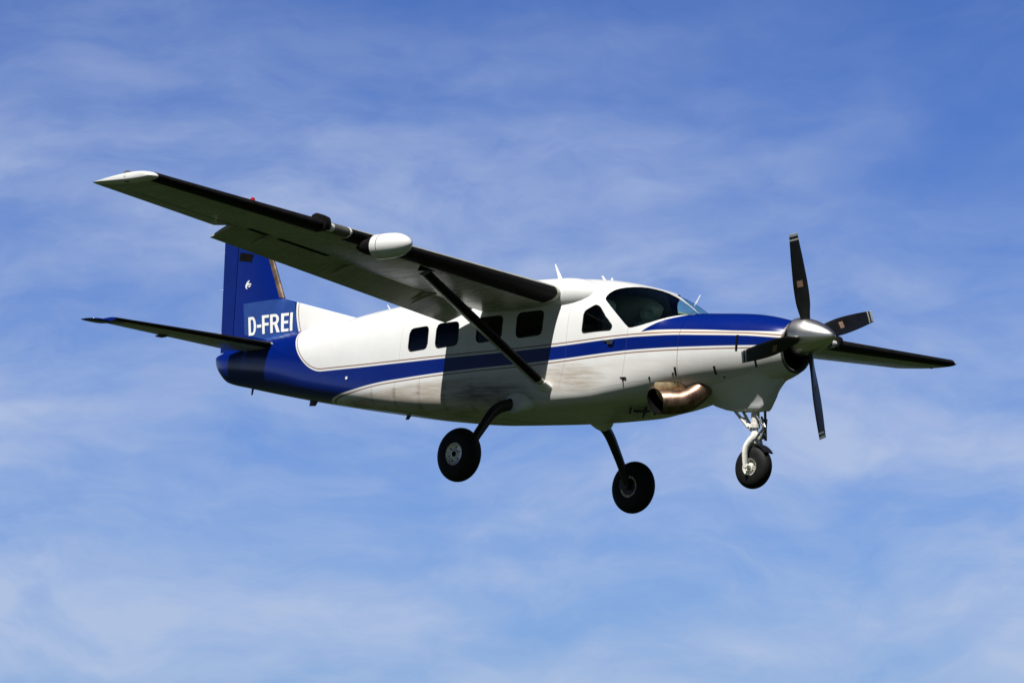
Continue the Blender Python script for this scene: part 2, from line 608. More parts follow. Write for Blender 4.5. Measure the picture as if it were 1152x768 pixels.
    t.l.new(t.noise(t.mapping(co, scale=(1.0, 1.0, 0.7)), 2.6, 2.0, 0.5), bp.inputs['Height'])
    t.l.new(bp.outputs[0], b.inputs['Normal'])
    return m_


def fin_mat():
    m_ = bpy.data.materials.new('blue_fin_white_fillet')
    m_.use_nodes = True
    t = NT(m_.node_tree)
    b = t.n['Principled BSDF']
    co = t.new('ShaderNodeTexCoord').outputs['Object']
    sp = t.new('ShaderNodeSeparateXYZ')
    t.l.new(co, sp.inputs[0])
    a = t.m('MULTIPLY', sp.outputs[0], -1.0)
    z = sp.outputs[2]
    A = t.curve(z, [(-1, 9.55), (0.10, 9.66), (0.26, 9.74), (0.5, 9.845), (0.72, 9.90), (1.0, 9.94), (3, 9.94)], -1, 3, 9, 11)
    d = t.sub(A, a)
    blue = t.step(t.mul(d, -1.0), 0.004)
    tan = t.mul(t.band(d, 0.045, 0.007, 0.003), t.inv(blue))
    nz = t.noise(co, 3.0, 5.0, 0.6)
    white = t.mix(nz, (0.78, 0.77, 0.74), (0.82, 0.81, 0.785))
    col = t.mix(blue, t.mix(tan, white, TAN), t.mix(nz, BLUE, tuple(c * 1.2 for c in BLUE)))
    t.l.new(col, b.inputs['Base Color'])
    b.inputs['Roughness'].default_value = 0.22
    b.inputs['Coat Weight'].default_value = 0.3
    return m_


def tail_mat():
    m_ = M_UNDER.copy()
    m_.name = 'white_tail_blue_tip'
    t = NT(m_.node_tree)
    b = t.n['Principled BSDF']
    old = b.inputs['Base Color'].links[0].from_socket
    sp = t.new('ShaderNodeSeparateXYZ')
    t.l.new(t.new('ShaderNodeTexCoord').outputs['Object'], sp.inputs[0])
    f = t.step(t.sub(t.m('ABSOLUTE', sp.outputs[1]), 2.62), 0.004)
    t.l.new(t.mix(f, old, BLUE), b.inputs['Base Color'])
    return m_


M_TAIL = tail_mat()
M_LIV = livery_mat()
M_FIN = fin_mat()


def grass_mat():
    m_ = bpy.data.materials.new('airfield_grass')
    m_.use_nodes = True
    t = NT(m_.node_tree)
    b = t.n['Principled BSDF']
    co = t.new('ShaderNodeTexCoord').outputs['Object']
    n1 = t.noise(co, 0.05, 6.0, 0.6)
    n2 = t.noise(co, 1.7, 5.0, 0.65)
    c = t.mix(t.ramp01(n1, 0.3, 0.7), (0.0062, 0.0142, 0.0018), (0.0105, 0.0195, 0.0026))
    c = t.mix(t.mul(t.ramp01(n2, 0.4, 0.7), 0.5), c, (0.015, 0.021, 0.004))
    t.l.new(c, b.inputs['Base Color'])
    b.inputs['Roughness'].default_value = 0.9
    b.inputs['Specular IOR Level'].default_value = 0.15
    return m_


# ---------------------------------------------------------------- ground
bm = bmesh.new()
rings = []
for r in (0.0, 20, 60, 150, 400, 1200, 4000, 12000):
    if r == 0:
        rings.append([bm.verts.new((0, 0, 0))])
    else:
        rings.append([bm.verts.new((r * math.cos(2 * math.pi * i / 64), r * math.sin(2 * math.pi * i / 64), 0)) for i in range(64)])
for i in range(64):
    bm.faces.new((rings[0][0], rings[1][i], rings[1][(i + 1) % 64]))
for r0, r1 in zip(rings[1:-1], rings[2:]):
    for i in range(64):
        j = (i + 1) % 64
        bm.faces.new((r0[i], r1[i], r1[j], r0[j]))
ground = finish('ground', bm, grass_mat(), smooth=False)
ground['kind'] = 'structure'
ground['label'] = 'dark green airfield grass far below the aeroplane'

# ---------------------------------------------------------------- the aeroplane
plane = bpy.data.objects.new('propeller_aeroplane', None)
C.objects.link(plane)
plane.matrix_world = PLANE_M
plane.empty_display_size = 1.0
plane['label'] = 'blue and white high wing turboprop aeroplane with wheels down flying against blue sky'
plane['category'] = 'aeroplane'

# fuselage stations: a, top, bottom, half width, waist height, upper and lower exponents
ST = [
    (0.62, 0.225, -0.42, 0.30, -0.08, 2.1, 2.2),
    (0.75, 0.255, -0.48, 0.36, -0.08, 2.1, 2.2),
    (1.00, 0.305, -0.56, 0.43, -0.09, 2.2, 2.3),
    (1.25, 0.335, -0.62, 0.49, -0.10, 2.3, 2.4),
    (1.50, 0.345, -0.66, 0.55, -0.12, 2.4, 2.5),
    (1.80, 0.350, -0.70, 0.61, -0.14, 2.5, 2.7),
    (2.05, 0.352, -0.735, 0.67, -0.17, 2.7, 3.0),
    (2.18, 0.353, -0.755, 0.70, -0.19, 2.8, 3.2),
    (2.28, 0.362, -0.77, 0.72, -0.20, 2.9, 3.4),
    (2.45, 0.462, -0.80, 0.75, -0.21, 3.0, 3.8),
    (2.76, 0.630, -0.845, 0.80, -0.24, 3.1, 4.6),
    (3.08, 0.735, -0.88, 0.83, -0.25, 3.1, 5.6),
    (3.40, 0.792, -0.92, 0.85, -0.26, 3.1, 6.6),
    (3.72, 0.830, -0.94, 0.86, -0.27, 3.1, 7.0),
    (4.20, 0.855, -0.965, 0.87, -0.28, 3.1, 7.0),
    (5.00, 0.835, -0.985, 0.87, -0.30, 3.1, 7.0),
    (6.00, 0.755, -0.990, 0.86, -0.31, 3.0, 7.0),
    (7.00, 0.650, -0.945, 0.79, -0.32, 2.8, 6.0),
    (8.00, 0.535, -0.850, 0.66, -0.30, 2.6, 4.6),
    (9.00, 0.380, -0.740, 0.50, -0.26, 2.4, 3.4),
    (10.0, 0.270, -0.600, 0.34, -0.18, 2.2, 2.3),
    (10.7, 0.170, -0.490, 0.225, -0.14, 2.1, 2.1),
    (11.15, 0.070, -0.410, 0.155, -0.12, 2.0, 2.0),
    (11.32, 0.020, -0.300, 0.105, -0.10, 2.0, 2.0),
    (11.42, -0.010, -0.190, 0.060, -0.08, 2.0, 2.0),
    (11.47, -0.030, -0.090, 0.018, -0.06, 2.0, 2.0),
]
SX = [s[0] for s in ST]


def stat(a):
    return [pchip(SX, [s[k] for s in ST], a) for k in range(1, 7)]


NR = 112


def ring(a, inset=0.0, zfloor=None, scale=1.0):
    zt, zb, hw, zc, nu, nl = stat(a)
    zt, zb, hw = zt - inset, zb + inset, hw - inset
    if zfloor is not None:
        zb = max(zb, zfloor)
    out = []
    for i in range(NR):
        th = 2 * math.pi * i / NR
        c, s = math.cos(th), math.sin(th)
        n = nu if s >= 0 else nl
        yy = hw * math.copysign(abs(c) ** (2 / n), c)
        zz = zc + (zt - zc if s >= 0 else zc - zb) * math.copysign(abs(s) ** (2 / n), s)
        if scale != 1.0:
            yy *= scale
            zz = zc + (zz - zc) * scale
        out.append(V(a, yy, zz))
    return out


def stations(a0, a1, step):
    n = max(2, int(round((a1 - a0) / step)))
    return [a0 + (a1 - a0) * i / n for i in range(n + 1)]


A_SPLIT = 2.05


def temp(name, bm, mats):
    return finish(name, bm, mats, None, True, 40)


# skin used for laying windows and decals on
bm = bmesh.new()
loft(bm, [ring(a) for a in stations(0.62, 11.47, 0.07)])
bmesh.ops.recalc_face_normals(bm, faces=bm.faces)
SKIN = BVHTree.FromBMesh(bm)
bm.free()


def on_skin(org, d, off):
    h = SKIN.ray_cast(org, d)
    if h[0] is None:
        return None
    n = h[1] if h[1].dot(d) < 0 else -h[1]
    return h[0] + n * off


# cowling
bm = bmesh.new()
lo = [ring(0.95, scale=0.55), ring(0.70, scale=0.80), ring(0.63, scale=0.88), ring(0.615, scale=0.94), ring(0.62)]
lo += [ring(a) for a in stations(0.64, A_SPLIT - 0.004, 0.07)]
lo += [ring(A_SPLIT - 0.002, scale=0.985)]
rg = loft(bm, lo)
bm.faces.ensure_lookup_table()
for f in bm.faces:
    c = f.calc_center_median()
    if len(f.verts) == 4 and max(v.index for v in f.verts) < 0:
        pass
bm.verts.index_update()
for f in bm.faces:
    if max(v.index for v in f.verts) < NR * 4 or (len(f.verts) > 4 and f.calc_center_median().x > -1.2):
        f.material_index = 1
for f in bm.faces:
    ks = [v.index // NR for v in f.verts]
    if len(f.verts) == 4 and min(ks) >= 1 and max(ks) <= 5:
        f.material_index = 2
cowl = finish('engine_cowling', bm, [M_LIV, M_DARK, M_GREY], plane, True, 40)

# fuselage: hollow cabin, real window openings
bm = bmesh.new()
loft(bm, [ring(a) for a in [A_SPLIT] + stations(A_SPLIT + 0.01, 11.47, 0.06)])
fus = temp('fuselage', bm, [M_LIV, M_CABIN])
bm = bmesh.new()
loft(bm, [ring(a, 0.045, -0.74) for a in stations(2.24, 7.6, 0.08)], mi=0)
hollow = temp('hollow', bm, [M_CABIN])

WIN = {  # outlines on the side of the cabin (a, z)
    'w1': rounded([(6.815, 0.16), (6.435, 0.19), (6.40, -0.12), (6.79, -0.155)], 0.085),
    'w2': rounded([(6.27, 0.21), (5.85, 0.235), (5.81, -0.085), (6.24, -0.125)], 0.085),
    'w3': rounded([(5.50, 0.27), (5.04, 0.295), (5.01, -0.03), (5.47, -0.07)], 0.085),
    'w4': rounded([(4.78, 0.32), (4.31, 0.345), (4.28, 0.02), (4.74, -0.02)], 0.085),
    'door': rounded([(3.595, 0.315), (3.435, 0.405), (3.355, 0.375), (3.085, 0.115), (3.10, 0.06), (3.575, 0.025)], 0.05),
}
WS_P0 = V(2.8, -0.4, 0.5)
WS = smooth_outline([(-0.603, 0.037), (-0.551, 0.1), (-0.459, 0.149), (-0.32, 0.175), (-0.135, 0.179), (0.05, 0.152), (0.235, 0.094), (0.397, 0.002), (0.536, -0.108), (0.623, -0.201), (0.49, -0.187), (0.351, -0.192), (0.189, -0.22), (0.027, -0.264), (-0.135, -0.314), (-0.285, -0.352), (-0.332, -0.334), (-0.401, -0.253), (-0.505, -0.12), (-0.586, -0.01)], 2)
WS_X, WS_Y, WS_D = CAM_RT, CAM_UP, CAM_VW     # the panel faces ahead and to starboard


def mirror(p, s):
    return Vector((p.x, p.y * s, p.z))


bm = bmesh.new()
for side in (1, -1):
    for k, pl in WIN.items():
        loft(bm, [[V(p[0], -1.3 * side, p[1]) for p in pl], [V(p[0], -0.42 * side, p[1]) for p in pl]])
holes = temp('holes', bm, [M_BLACK])
panes = []
for side in (1, -1):
    bm = bmesh.new()
    loft(bm, [[mirror(WS_P0 + WS_X * p[0] + WS_Y * p[1] + WS_D * d, side) for p in WS] for d in (-1.1, 0.62)])
    panes.append(temp('pane_hole', bm, [M_BLACK]))


def boolean(o, cutter):
    md = o.modifiers.new('cut', 'BOOLEAN')
    md.operation = 'DIFFERENCE'
    md.solver = 'EXACT'
    md.object = cutter
    md.material_mode = 'TRANSFER'
    dg = bpy.context.evaluated_depsgraph_get()
    me = bpy.data.meshes.new_from_object(o.evaluated_get(dg))
    o.modifiers.clear()
    old = o.data
    o.data = me
    bpy.data.meshes.remove(old)


bpy.context.view_layer.update()
boolean(fus, hollow)
boolean(fus, holes)
for o in panes:
    boolean(fus, o)
for o in [hollow, holes] + panes:
    bpy.data.objects.remove(o)
fus.data.name = 'fuselage'
fus.data.polygons.foreach_set('use_smooth', [True] * len(fus.data.polygons))
fus.data.set_sharp_from_angle(angle=R(32))
fus.parent = plane


def enlarge(poly, k):
    cx = sum(p[0] for p in poly) / len(poly)
    cy = sum(p[1] for p in poly) / len(poly)
    return [(cx + (p[0] - cx) * k, cy + (p[1] - cy) * k) for p in poly]


for side in (1, -1):
    for k, pl in WIN.items():
        bm = bmesh.new()
        patch_faces(bm, enlarge(pl, 1.03), lambda a, z: on_skin(V(a, -2 * side, z), Vector((0, side, 0)), -0.014), 0.12)
        finish('door_window' if k == 'door' else 'cabin_window', bm, M_WINDOW, fus, toward=Vector((0, -side, 0)))
        bm = bmesh.new()
        sp_ = [on_skin(V(p[0], -2 * side, p[1]), Vector((0, side, 0)), -0.002) for p in enlarge(pl, 1.012)]
        tube(bm, sp_ + [sp_[0]], 0.0075, 8, False)
        finish('window_seal', bm, M_BLACK, fus)
    bm = bmesh.new()
    d_ = mirror(WS_D, side)
    patch_faces(bm, enlarge(WS, 1.02), lambda s, t_: on_skin(mirror(WS_P0 + WS_X * s + WS_Y * t_ - WS_D * 3, side), d_, -0.012), 0.06)
    finish('windshield', bm, M_GLASS, fus, toward=-d_)

# cabin furniture seen through the glass
bm = bmesh.new()
loft(bm, [[V(2.33, s * 0.60, 0.25 - 0.06 * abs(s)) for s in (-1, -0.5, 0, 0.5, 1)] + [V(2.33, s * 0.60, -0.5) for s in (1, 0, -1)],
          [V(2.66, s * 0.66, 0.24 - 0.08 * abs(s)) for s in (-1, -0.5, 0, 0.5, 1)] + [V(2.62, s * 0.62, -0.5) for s in (1, 0, -1)]])
finish('instrument_panel', bm, M_PANEL, plane)
for s in (-1, 1):
    bm = bmesh.new()
    for c_, sx, sy, sz in ((V(3.30, s * 0.38, -0.30), 0.46, 0.44, 0.14), (V(3.56, s * 0.38, 0.02), 0.13, 0.44, 0.62), (V(3.58, s * 0.38, 0.44), 0.09, 0.26, 0.18)):
        vs = box(bm, c_, sx, sy, sz)
    bmesh.ops.bevel(bm, geom=list(bm.edges), offset=0.035, segments=3, affect='EDGES')
    finish('pilot_seat', bm, M_SEAT, plane)
    bm = bmesh.new()
    tube(bm, [V(2.62, s * 0.38, -0.05), V(2.84, s * 0.38, 0.0)], 0.018, 10)
    tube(bm, [V(2.84, s * 0.38 - 0.15, 0.10), V(2.84, s * 0.38 - 0.16, 0.0), V(2.84, s * 0.38, -0.03), V(2.84, s * 0.38 + 0.16, 0.0), V(2.84, s * 0.38 + 0.15, 0.10)], 0.016, 10)
    finish('control_yoke', bm, M_BLACK, plane)

# ---------------------------------------------------------------- wings
def naca(x, t):
    x = min(max(x, 0.0), 1.0)
    yt = 5 * t * (0.2969 * math.sqrt(x) - 0.1260 * x - 0.3516 * x * x + 0.2843 * x ** 3 - 0.1036 * x ** 4)
    m_, p = 0.018, 0.25
    yc = m_ / p ** 2 * (2 * p * x - x * x) if x < p else m_ / (1 - p) ** 2 * ((1 - 2 * p) + 2 * p * x - x * x)
    return yc + yt, yc - yt


def wing_sec(y):
    y = abs(y)
    k = (y - 0.85) / 7.0
    return dict(a=4.007 + 0.235 * k, z=0.520 + 0.0484 * y, c=1.96 - 0.86 * k, th=R(5.4 - 2.7 * k), t=0.165 - 0.045 * k, y=y)


def wing_pt(s, x, zz, side, off=0.0):
    ca, sa = math.cos(s['th']), math.sin(s['th'])
    a = s['a'] + s['c'] * (x * ca + zz * sa)
    z = s['z'] + s['c'] * (-x * sa + zz * ca)
    return V(a, side * s['y'], z)


def cosx(n):
    return [0.5 * (1 - math.cos(math.pi * i / n)) for i in range(n + 1)]


def sec_loop(s, side, xmax=1.0, n=26):
    xs = [x * xmax for x in cosx(n)]
    up = [wing_pt(s, x, naca(x, s['t'])[0], side) for x in xs]
    dn = [wing_pt(s, x, naca(x, s['t'])[1], side) for x in xs[1:]]
    return up[::-1] + dn


def le_band(bm, y0, y1, side, xu, xl, off, ny=14, inset_ends=True):
    """a skin wrapped round the leading edge from xu on top to xl below, standing off by off"""
    loops_o, loops_i = [], []
    for j in range(ny + 1):
        y = y0 + (y1 - y0) * j / ny
        s = wing_sec(y)
        prof = []
        for i in range(22):
            q = -1 + 2 * i / 21
            if q < 0:
                x = xu * q * q
                zz = naca(x, s['t'])[0]
            else:
                x = xl * q * q
                zz = naca(x, s['t'])[1]
            prof.append((x, zz))
        o, n_ = [], []
        for i, (x, zz) in enumerate(prof):
            x0, z0 = prof[max(i - 1, 0)]
            x1, z1 = prof[min(i + 1, 21)]
            tx, tz = x1 - x0, z1 - z0
            l = math.hypot(tx, tz)
            nx, nzz = tz / l, -tx / l
            if nx * -1 < 0 and x < 0.01:
                nx, nzz = -abs(nx), nzz
            k = off / s['c'] * min(1.0, min(i, 21 - i) / 1.5)
            sg = 1
            # outward: away from the chord line
            if (zz - (naca(x, s['t'])[0] + naca(x, s['t'])[1]) / 2) * nzz < 0 or (x < 0.004 and nx > 0):
                sg = -1
            o.append(wing_pt(s, x + nx * k * sg, zz + nzz * k * sg, side))
            n_.append(wing_pt(s, x + 0.006, zz * 0.97, side))
        loops_o.append(o + n_[::-1])
    loft(bm, loops_o)


Y_FLAP = 5.70
Y_POD = 4.40
for side, nm in ((-1, 'right'), (1, 'left')):
    sgn = side
    bm = bmesh.new()
    ys = [0.55, 0.86] + [0.86 + (Y_FLAP - 0.86) * i / 16 for i in range(1, 17)]
    loft(bm, [sec_loop(wing_sec(y), sgn, 0.735) for y in ys])
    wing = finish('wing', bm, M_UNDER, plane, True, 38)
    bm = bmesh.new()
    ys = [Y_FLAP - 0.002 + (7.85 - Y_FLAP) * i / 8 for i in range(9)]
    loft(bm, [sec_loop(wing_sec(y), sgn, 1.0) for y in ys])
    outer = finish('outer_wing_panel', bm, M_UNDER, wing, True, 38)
    # aileron gap
    bm = bmesh.new()
    vs = []
    for y in (5.62, 7.5):
        s = wing_sec(y)
        row = [wing_pt(s, x, naca(x, s['t'])[1] - 0.0015, sgn) for x in (0.742, 0.752)]
        vs.append([bm.verts.new(p) for p in row])
    bm.faces.new((vs[0][0], vs[0][1], vs[1][1], vs[1][0]))
    finish('aileron_gap', bm, M_DARK, wing, False)
    # flap, lowered
    bm = bmesh.new()
    fl = []
    for i in range(13):
        y = 0.95 + (Y_FLAP - 0.03 - 0.95) * i / 12
        s = wing_sec(y)
        hx = 0.71
        hz = (naca(hx, s['t'])[0] + naca(hx, s['t'])[1]) / 2 - 0.004
        H = wing_pt(s, hx, hz, sgn)
        c = s['c'] * (0.33 + 0.008 * y)
        ang = s['th'] + R(17)
        lp = []
        xs = cosx(14)
        pts = [(x, 0.5 * 0.15 * (2.2 * math.sqrt(x) * (1 - x) ** 0.9 * 0.9)) for x in xs]
        full = [(x, z_ * 1.0) for x, z_ in pts][::-1] + [(x, -z_ * 0.65) for x, z_ in pts[1:]]
        for x, z_ in full:
            ca, sa = math.cos(ang), math.sin(ang)
            lp.append(H + V(c * (x * ca + z_ * sa), 0, c * (-x * sa + z_ * ca)))
        fl.append(lp)
    loft(bm, fl)
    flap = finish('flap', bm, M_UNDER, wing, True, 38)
    # dark slots ahead of the flap
    for y0, y1 in ((5.50, 5.16), (4.95, 4.02)):
        bm = bmesh.new()
        lp = []
        for i in range(5):
            y = y0 + (y1 - y0) * i / 4
            s = wing_sec(y)
            lp.append([wing_pt(s, x, naca(x, s['t'])[1] + dz_, sgn) for x, dz_ in ((0.640, -0.002), (0.708, -0.002), (0.708, 0.006), (0.640, 0.006))])
        loft(bm, lp)
        finish('flap_slot', bm, M_DARK, wing, False)
    # flap hinge fairings
    for y in (1.9, 3.5, 5.08):
        s = wing_sec(y)
        bm = bmesh.new()
        p0 = wing_pt(s, 0.66, naca(0.66, s['t'])[1] + 0.004, sgn)
        p1 = wing_pt(s, 0.80, naca(0.80, s['t'])[1] - 0.028, sgn)
        p2 = wing_pt(s, 0.93, naca(0.93, s['t'])[1] - 0.075, sgn)
        tube(bm, smooth_path([p0, p1, p2]), [0.006, 0.014, 0.019, 0.022, 0.024, 0.025, 0.025, 0.024, 0.022, 0.018, 0.013, 0.009, 0.004], 12)
        finish('flap_hinge_fairing', bm, M_UNDER, wing)
    # de-icing boots
    if side < 0:
        segs = ((0.93, 4.62), (5.05, 7.84))
    else:
        segs = ((0.93, 4.62), (5.05, 7.84))
    for y0, y1 in segs:
        bm = bmesh.new()
        le_band(bm, y0, y1, sgn, 0.03 if y0 < 2 else 0.085, 0.135, 0.006)
        finish('deice_boot', bm, M_BOOT, wing, True, 50)
    # landing light bay: clear lens with bright rims and the raised end of the outer boot
    bm = bmesh.new()
    le_band(bm, 4.66, 5.02, sgn, 0.05, 0.075, 0.008, 6)
    lamp = finish('landing_light', bm, M_GREY, wing, True, 50)
    bm = bmesh.new()
    le_band(bm, 4.635, 4.66, sgn, 0.05, 0.085, 0.012, 2)
    finish('light_rim', bm, M_WHITE, lamp, True, 50)
    bm = bmesh.new()
    le_band(bm, 4.93, 5.02, sgn, 0.02, 0.05, 0.012, 3)
    finish('lens', bm, M_LENS, lamp, True, 50)
    # stall fence at the inboard end of the outer boot
    bm = bmesh.new()
    s = wing_sec(5.07)
    prof = [(0.16, naca(0.16, s['t'])[0]), (0.10, naca(0.1, s['t'])[0] + 0.045), (0.03, naca(0.03, s['t'])[0] + 0.052), (-0.02, 0.06), (-0.032, 0.0), (-0.015, -0.035), (0.03, naca(0.03, s['t'])[1] - 0.006), (0.08, naca(0.08, s['t'])[1] + 0.004), (0.10, 0.0)]
    prof = smooth_outline(prof, 3)
    lp = []
    for dy in (0.0, 0.09):
        s2 = wing_sec(5.03 + dy)
        lp.append([wing_pt(s2, x, z_, sgn) for x, z_ in prof])
    loft(bm, lp)
    finish('leading_edge_fence', bm, M_BOOT, wing, True, 50)
    # tip cap, carrying on the aerofoil and closing it
    bm = bmesh.new()
    lp = []
    for dy, k in ((0.0, 1.0), (0.02, 0.985), (0.045, 0.95), (0.07, 0.89), (0.09, 0.80), (0.10, 0.70), (0.104, 0.58)):
        s = wing_sec(7.852 + dy)
        s['t'] *= k ** 1.2 if k < 1 else 1.0
        s['a'] += s['c'] * (1 - k) * 0.22
        s['z'] += 0.0
        s['c'] *= 1 - (1 - k) * 0.30
        lp.append(sec_loop(s, sgn, 1.0))
    loft(bm, lp)
    tip = finish('wing_tip', bm, M_WHITE, wing, True, 60)
    s = wing_sec(7.91)
    bm = bmesh.new()
    pc = wing_pt(s, 0.44, 0.026, sgn)
    revolve(bm, [(-0.03, 0.05), (0.0, 0.05), (0.02, 0.046), (0.04, 0.034), (0.05, 0.012)], pc, Vector((0.2, sgn, 0)), 16)
    finish('navigation_light', bm, M_LENS if side < 0 else M_GREY, tip)
    bm = bmesh.new()
    revolve(bm, [(-0.02, 0.072), (0.012, 0.072), (0.016, 0.06)], pc + V(0.0, 0, 0), Vector((0.2, sgn, 0)), 20)
    finish('light_housing', bm, M_GREY, tip)
    # wing root fairing ahead of the leading edge
    bm = bmesh.new()
    lp = []
    for i in range(15):
        u = i / 14
        a = 3.50 + 1.5 * u
        k = math.sqrt(max(0.0, 1 - (1 - min(u * 2.3, 1.0)) ** 2))
        k = max(k, 0.03)
        s_ = [(math.cos(q * 2 * math.pi / 28), math.sin(q * 2 * math.pi / 28)) for q in range(28)]
        lp.append([V(a, sgn * (0.60 + 0.265 * k * c_), 0.572 - 0.03 * u + 0.245 * k * z_) for c_, z_ in s_])
    loft(bm, lp)
    finish('wing_root_fairing', bm, M_WHITE, wing, True, 50)
    # strut
    top = V(4.40, sgn * 3.0, 0.50)
    bot = V(4.13, sgn * 0.84, -0.70)
    axis = (bot - top).normalized()
    fwd = Vector((1, 0, 0))
    fwd = (fwd - axis * fwd.dot(axis)).normalized()
    nrm = axis.cross(fwd).normalized()
    bm = bmesh.new()
    bb = bmesh.new()
    lp, lb = [], []
    for i in range(13):
        u = i / 12
        c = 0.225
        p = top.lerp(bot, u)
        lo_ = []
        for q in range(28):
            th = 2 * math.pi * q / 28
            x = 0.5 * (1 - math.cos(th))
            zz = 0.30 * 2.6 * math.sqrt(x) * (1 - x) * 0.62 * (1 if q <= 14 else -1)
            lo_.append(p + fwd * (c * (0.4 - x)) + nrm * (c * zz))
        lp.append(lo_)
        if 0.0 <= u < 0.99:
            lb.append([pp + (pp - p).normalized() * (0.006 if (0.4 - (pp - p).dot(fwd) / c) < 0.42 else -0.012) for pp in lo_])
    loft(bm, lp)
    strut = finish('wing_strut', bm, M_UNDER, plane, True, 50)
    loft(bb, lb)
    finish('deice_boot', bb, M_BOOT, strut, True, 50)
    bm = bmesh.new()
    lp = []
    for u, k in ((-0.02, 0.72), (0.05, 0.80), (0.10, 0.86), (0.14, 0.9), (0.2, 0.9)):
        p = bot - axis * 0.16 + axis * (u + 0.04)
        lp.append([p + fwd * (0.17 * k * math.cos(q * math.pi / 12) - 0.02) + nrm * (0.065 * k * math.sin(q * math.pi / 12)) for q in range(24)])
    loft(bm, lp)
    finish('strut_cuff', bm, M_WHITE, strut, True, 60)
    # strut attachment plate under the wing: a dark triangular opening
    bm = bmesh.new()
    s = wing_sec(3.05)
    tri = [(2.86, 0.17), (3.18, 0.15), (3.02, 0.27)]
    vs = []
    for dz_ in (-0.004, 0.012):
        vs.append([wing_pt(wing_sec(y), x, naca(x, wing_sec(y)['t'])[1] + dz_ / 1.7, sgn) for y, x in tri])
    loft(bm, vs)
    finish('strut_opening', bm, M_DARK, wing, False)

# weather radar pod on the right wing
bm = bmesh.new()
prof = [(0.0, 0.002), (0.010, 0.035), (0.035, 0.068), (0.08, 0.10), (0.15, 0.132), (0.24, 0.152), (0.36, 0.160), (0.575, 0.160), (0.585, 0.158), (0.588, 0.02)]
revolve(bm, prof, V(3.30, -4.40, 0.615), Vector((-1, 0, -0.045)), 40)
pod = finish('radar_pod', bm, M_WHITE, plane, True, 60)
bm = bmesh.new()
revolve(bm, [(0.465, 0.1612), (0.470, 0.1616), (0.475, 0.1612)], V(3.30, -4.40, 0.615), Vector((-1, 0, -0.045)), 40)
finish('radome_seam', bm, M_STEEL, pod)
bm = bmesh.new()
revolve(bm, [(0.586, 0.10), (0.588, 0.125), (0.70, 0.115), (0.80, 0.09), (0.90, 0.05), (0.95, 0.02)], V(3.30, -4.40, 0.63), Vector((-1, 0, -0.045)), 40)
finish('pod_neck', bm, M_BOOT, pod, True, 60)

# ---------------------------------------------------------------- tail
def fin_le(z):
    return 10.16 + (z - 0.79) * 0.53


def fin_te(z):
    return 11.40 + 0.075 * z


HINGE = 11.12


def sym_loop(a0, a1, tmax, z, xlo=0.0, xhi=1.0, chord=None, n=16):
    """symmetric section between a0 and a1 of the full chord"""
    c0, c1 = chord or (a0, a1)
    c = c1 - c0
    xs = [xlo + (xhi - xlo) * x for x in cosx(n)]
    f = lambda x: 5 * tmax * (0.2969 * math.sqrt(x) - 0.126 * x - 0.3516 * x * x + 0.2843 * x ** 3 - 0.1036 * x ** 4)
    up = [V(c0 + x * c, f(x) * c, z) for x in xs]
    dn = [V(c0 + x * c, -f(x) * c, z) for x in xs[1:]]
    return up[::-1] + dn


bm = bmesh.new()
lp = []
for i in range(15):
    z = -0.05 + 2.2 * i / 14
    l, e = fin_le(z), fin_te(z)
    lp.append(sym_loop(l, e, 0.10, z, 0.0, (HINGE + 0.04 * z - l) / (e - l)))
loft(bm, lp)
fin = finish('vertical_fin', bm, M_FIN, plane, True, 50)
bm = bmesh.new()
FINBVH_src = [sym_loop(fin_le(-0.05 + 2.2 * i / 14), fin_te(-0.05 + 2.2 * i / 14), 0.10, -0.05 + 2.2 * i / 14, n=60) for i in range(15)]
loft(bm, FINBVH_src)
bmesh.ops.recalc_face_normals(bm, faces=bm.faces)
FIN = BVHTree.FromBMesh(bm)
bm.free()
bm = bmesh.new()
lp = []
for i in range(15):
    z = 0.03 + 2.10 * i / 14
    l, e = fin_le(z), fin_te(z)
    lp.append(sym_loop(l, e, 0.10, z, (HINGE + 0.04 * z + 0.012 - l) / (e - l), 1.0))
loft(bm, lp)
rud = finish('rudder', bm, M_BLUE, fin, True, 50)
for z in (0.32, 1.50, 0.95):
    bm = bmesh.new()
    p = V(fin_te(z) - 0.01, 0, z)
    tube(bm, [p, p + V(0.10, 0, 0.0)], [0.003, 0.0015], 6)
    finish('static_wick', bm, M_LETTER, rud)
# dark horn gap near the top of the fin
bm = bmesh.new()
poly = [(11.15, 1.36), (10.87, 1.33), (10.84, 1.44), (11.14, 1.48)]
patch_faces(bm, poly, lambda a, z: (lambda h: h[0] + Vector((0, -0.004, 0)) if h[0] else None)(FIN.ray_cast(V(a, -1, z), Vector((0, 1, 0)))), 0.08)
finish('rudder_horn_gap', bm, M_DARK, fin, False)
# brown boot on the fin
bm = bmesh.new()
lp = []
for i in range(10):
    z = 0.80 + 1.3 * i / 9
    l, e = fin_le(z), fin_te(z)
    c = e - l
    f = lambda x: 5 * 0.10 * (0.2969 * math.sqrt(x) - 0.126 * x - 0.3516 * x * x + 0.2843 * x ** 3 - 0.1036 * x ** 4)
    row = []
    for j in range(17):
        q = -1 + j / 8
        x = 0.068 / (c / 1.1) * q * q
        y = math.copysign(f(x) * c, q) if q else 0
        row.append(V(l + x * c - 0.004, y * 1.04, z))
    lp.append(row)
loft(bm, lp, closed=False)
finish('deice_boot', bm, M_FINBOOT, fin, True, 60)
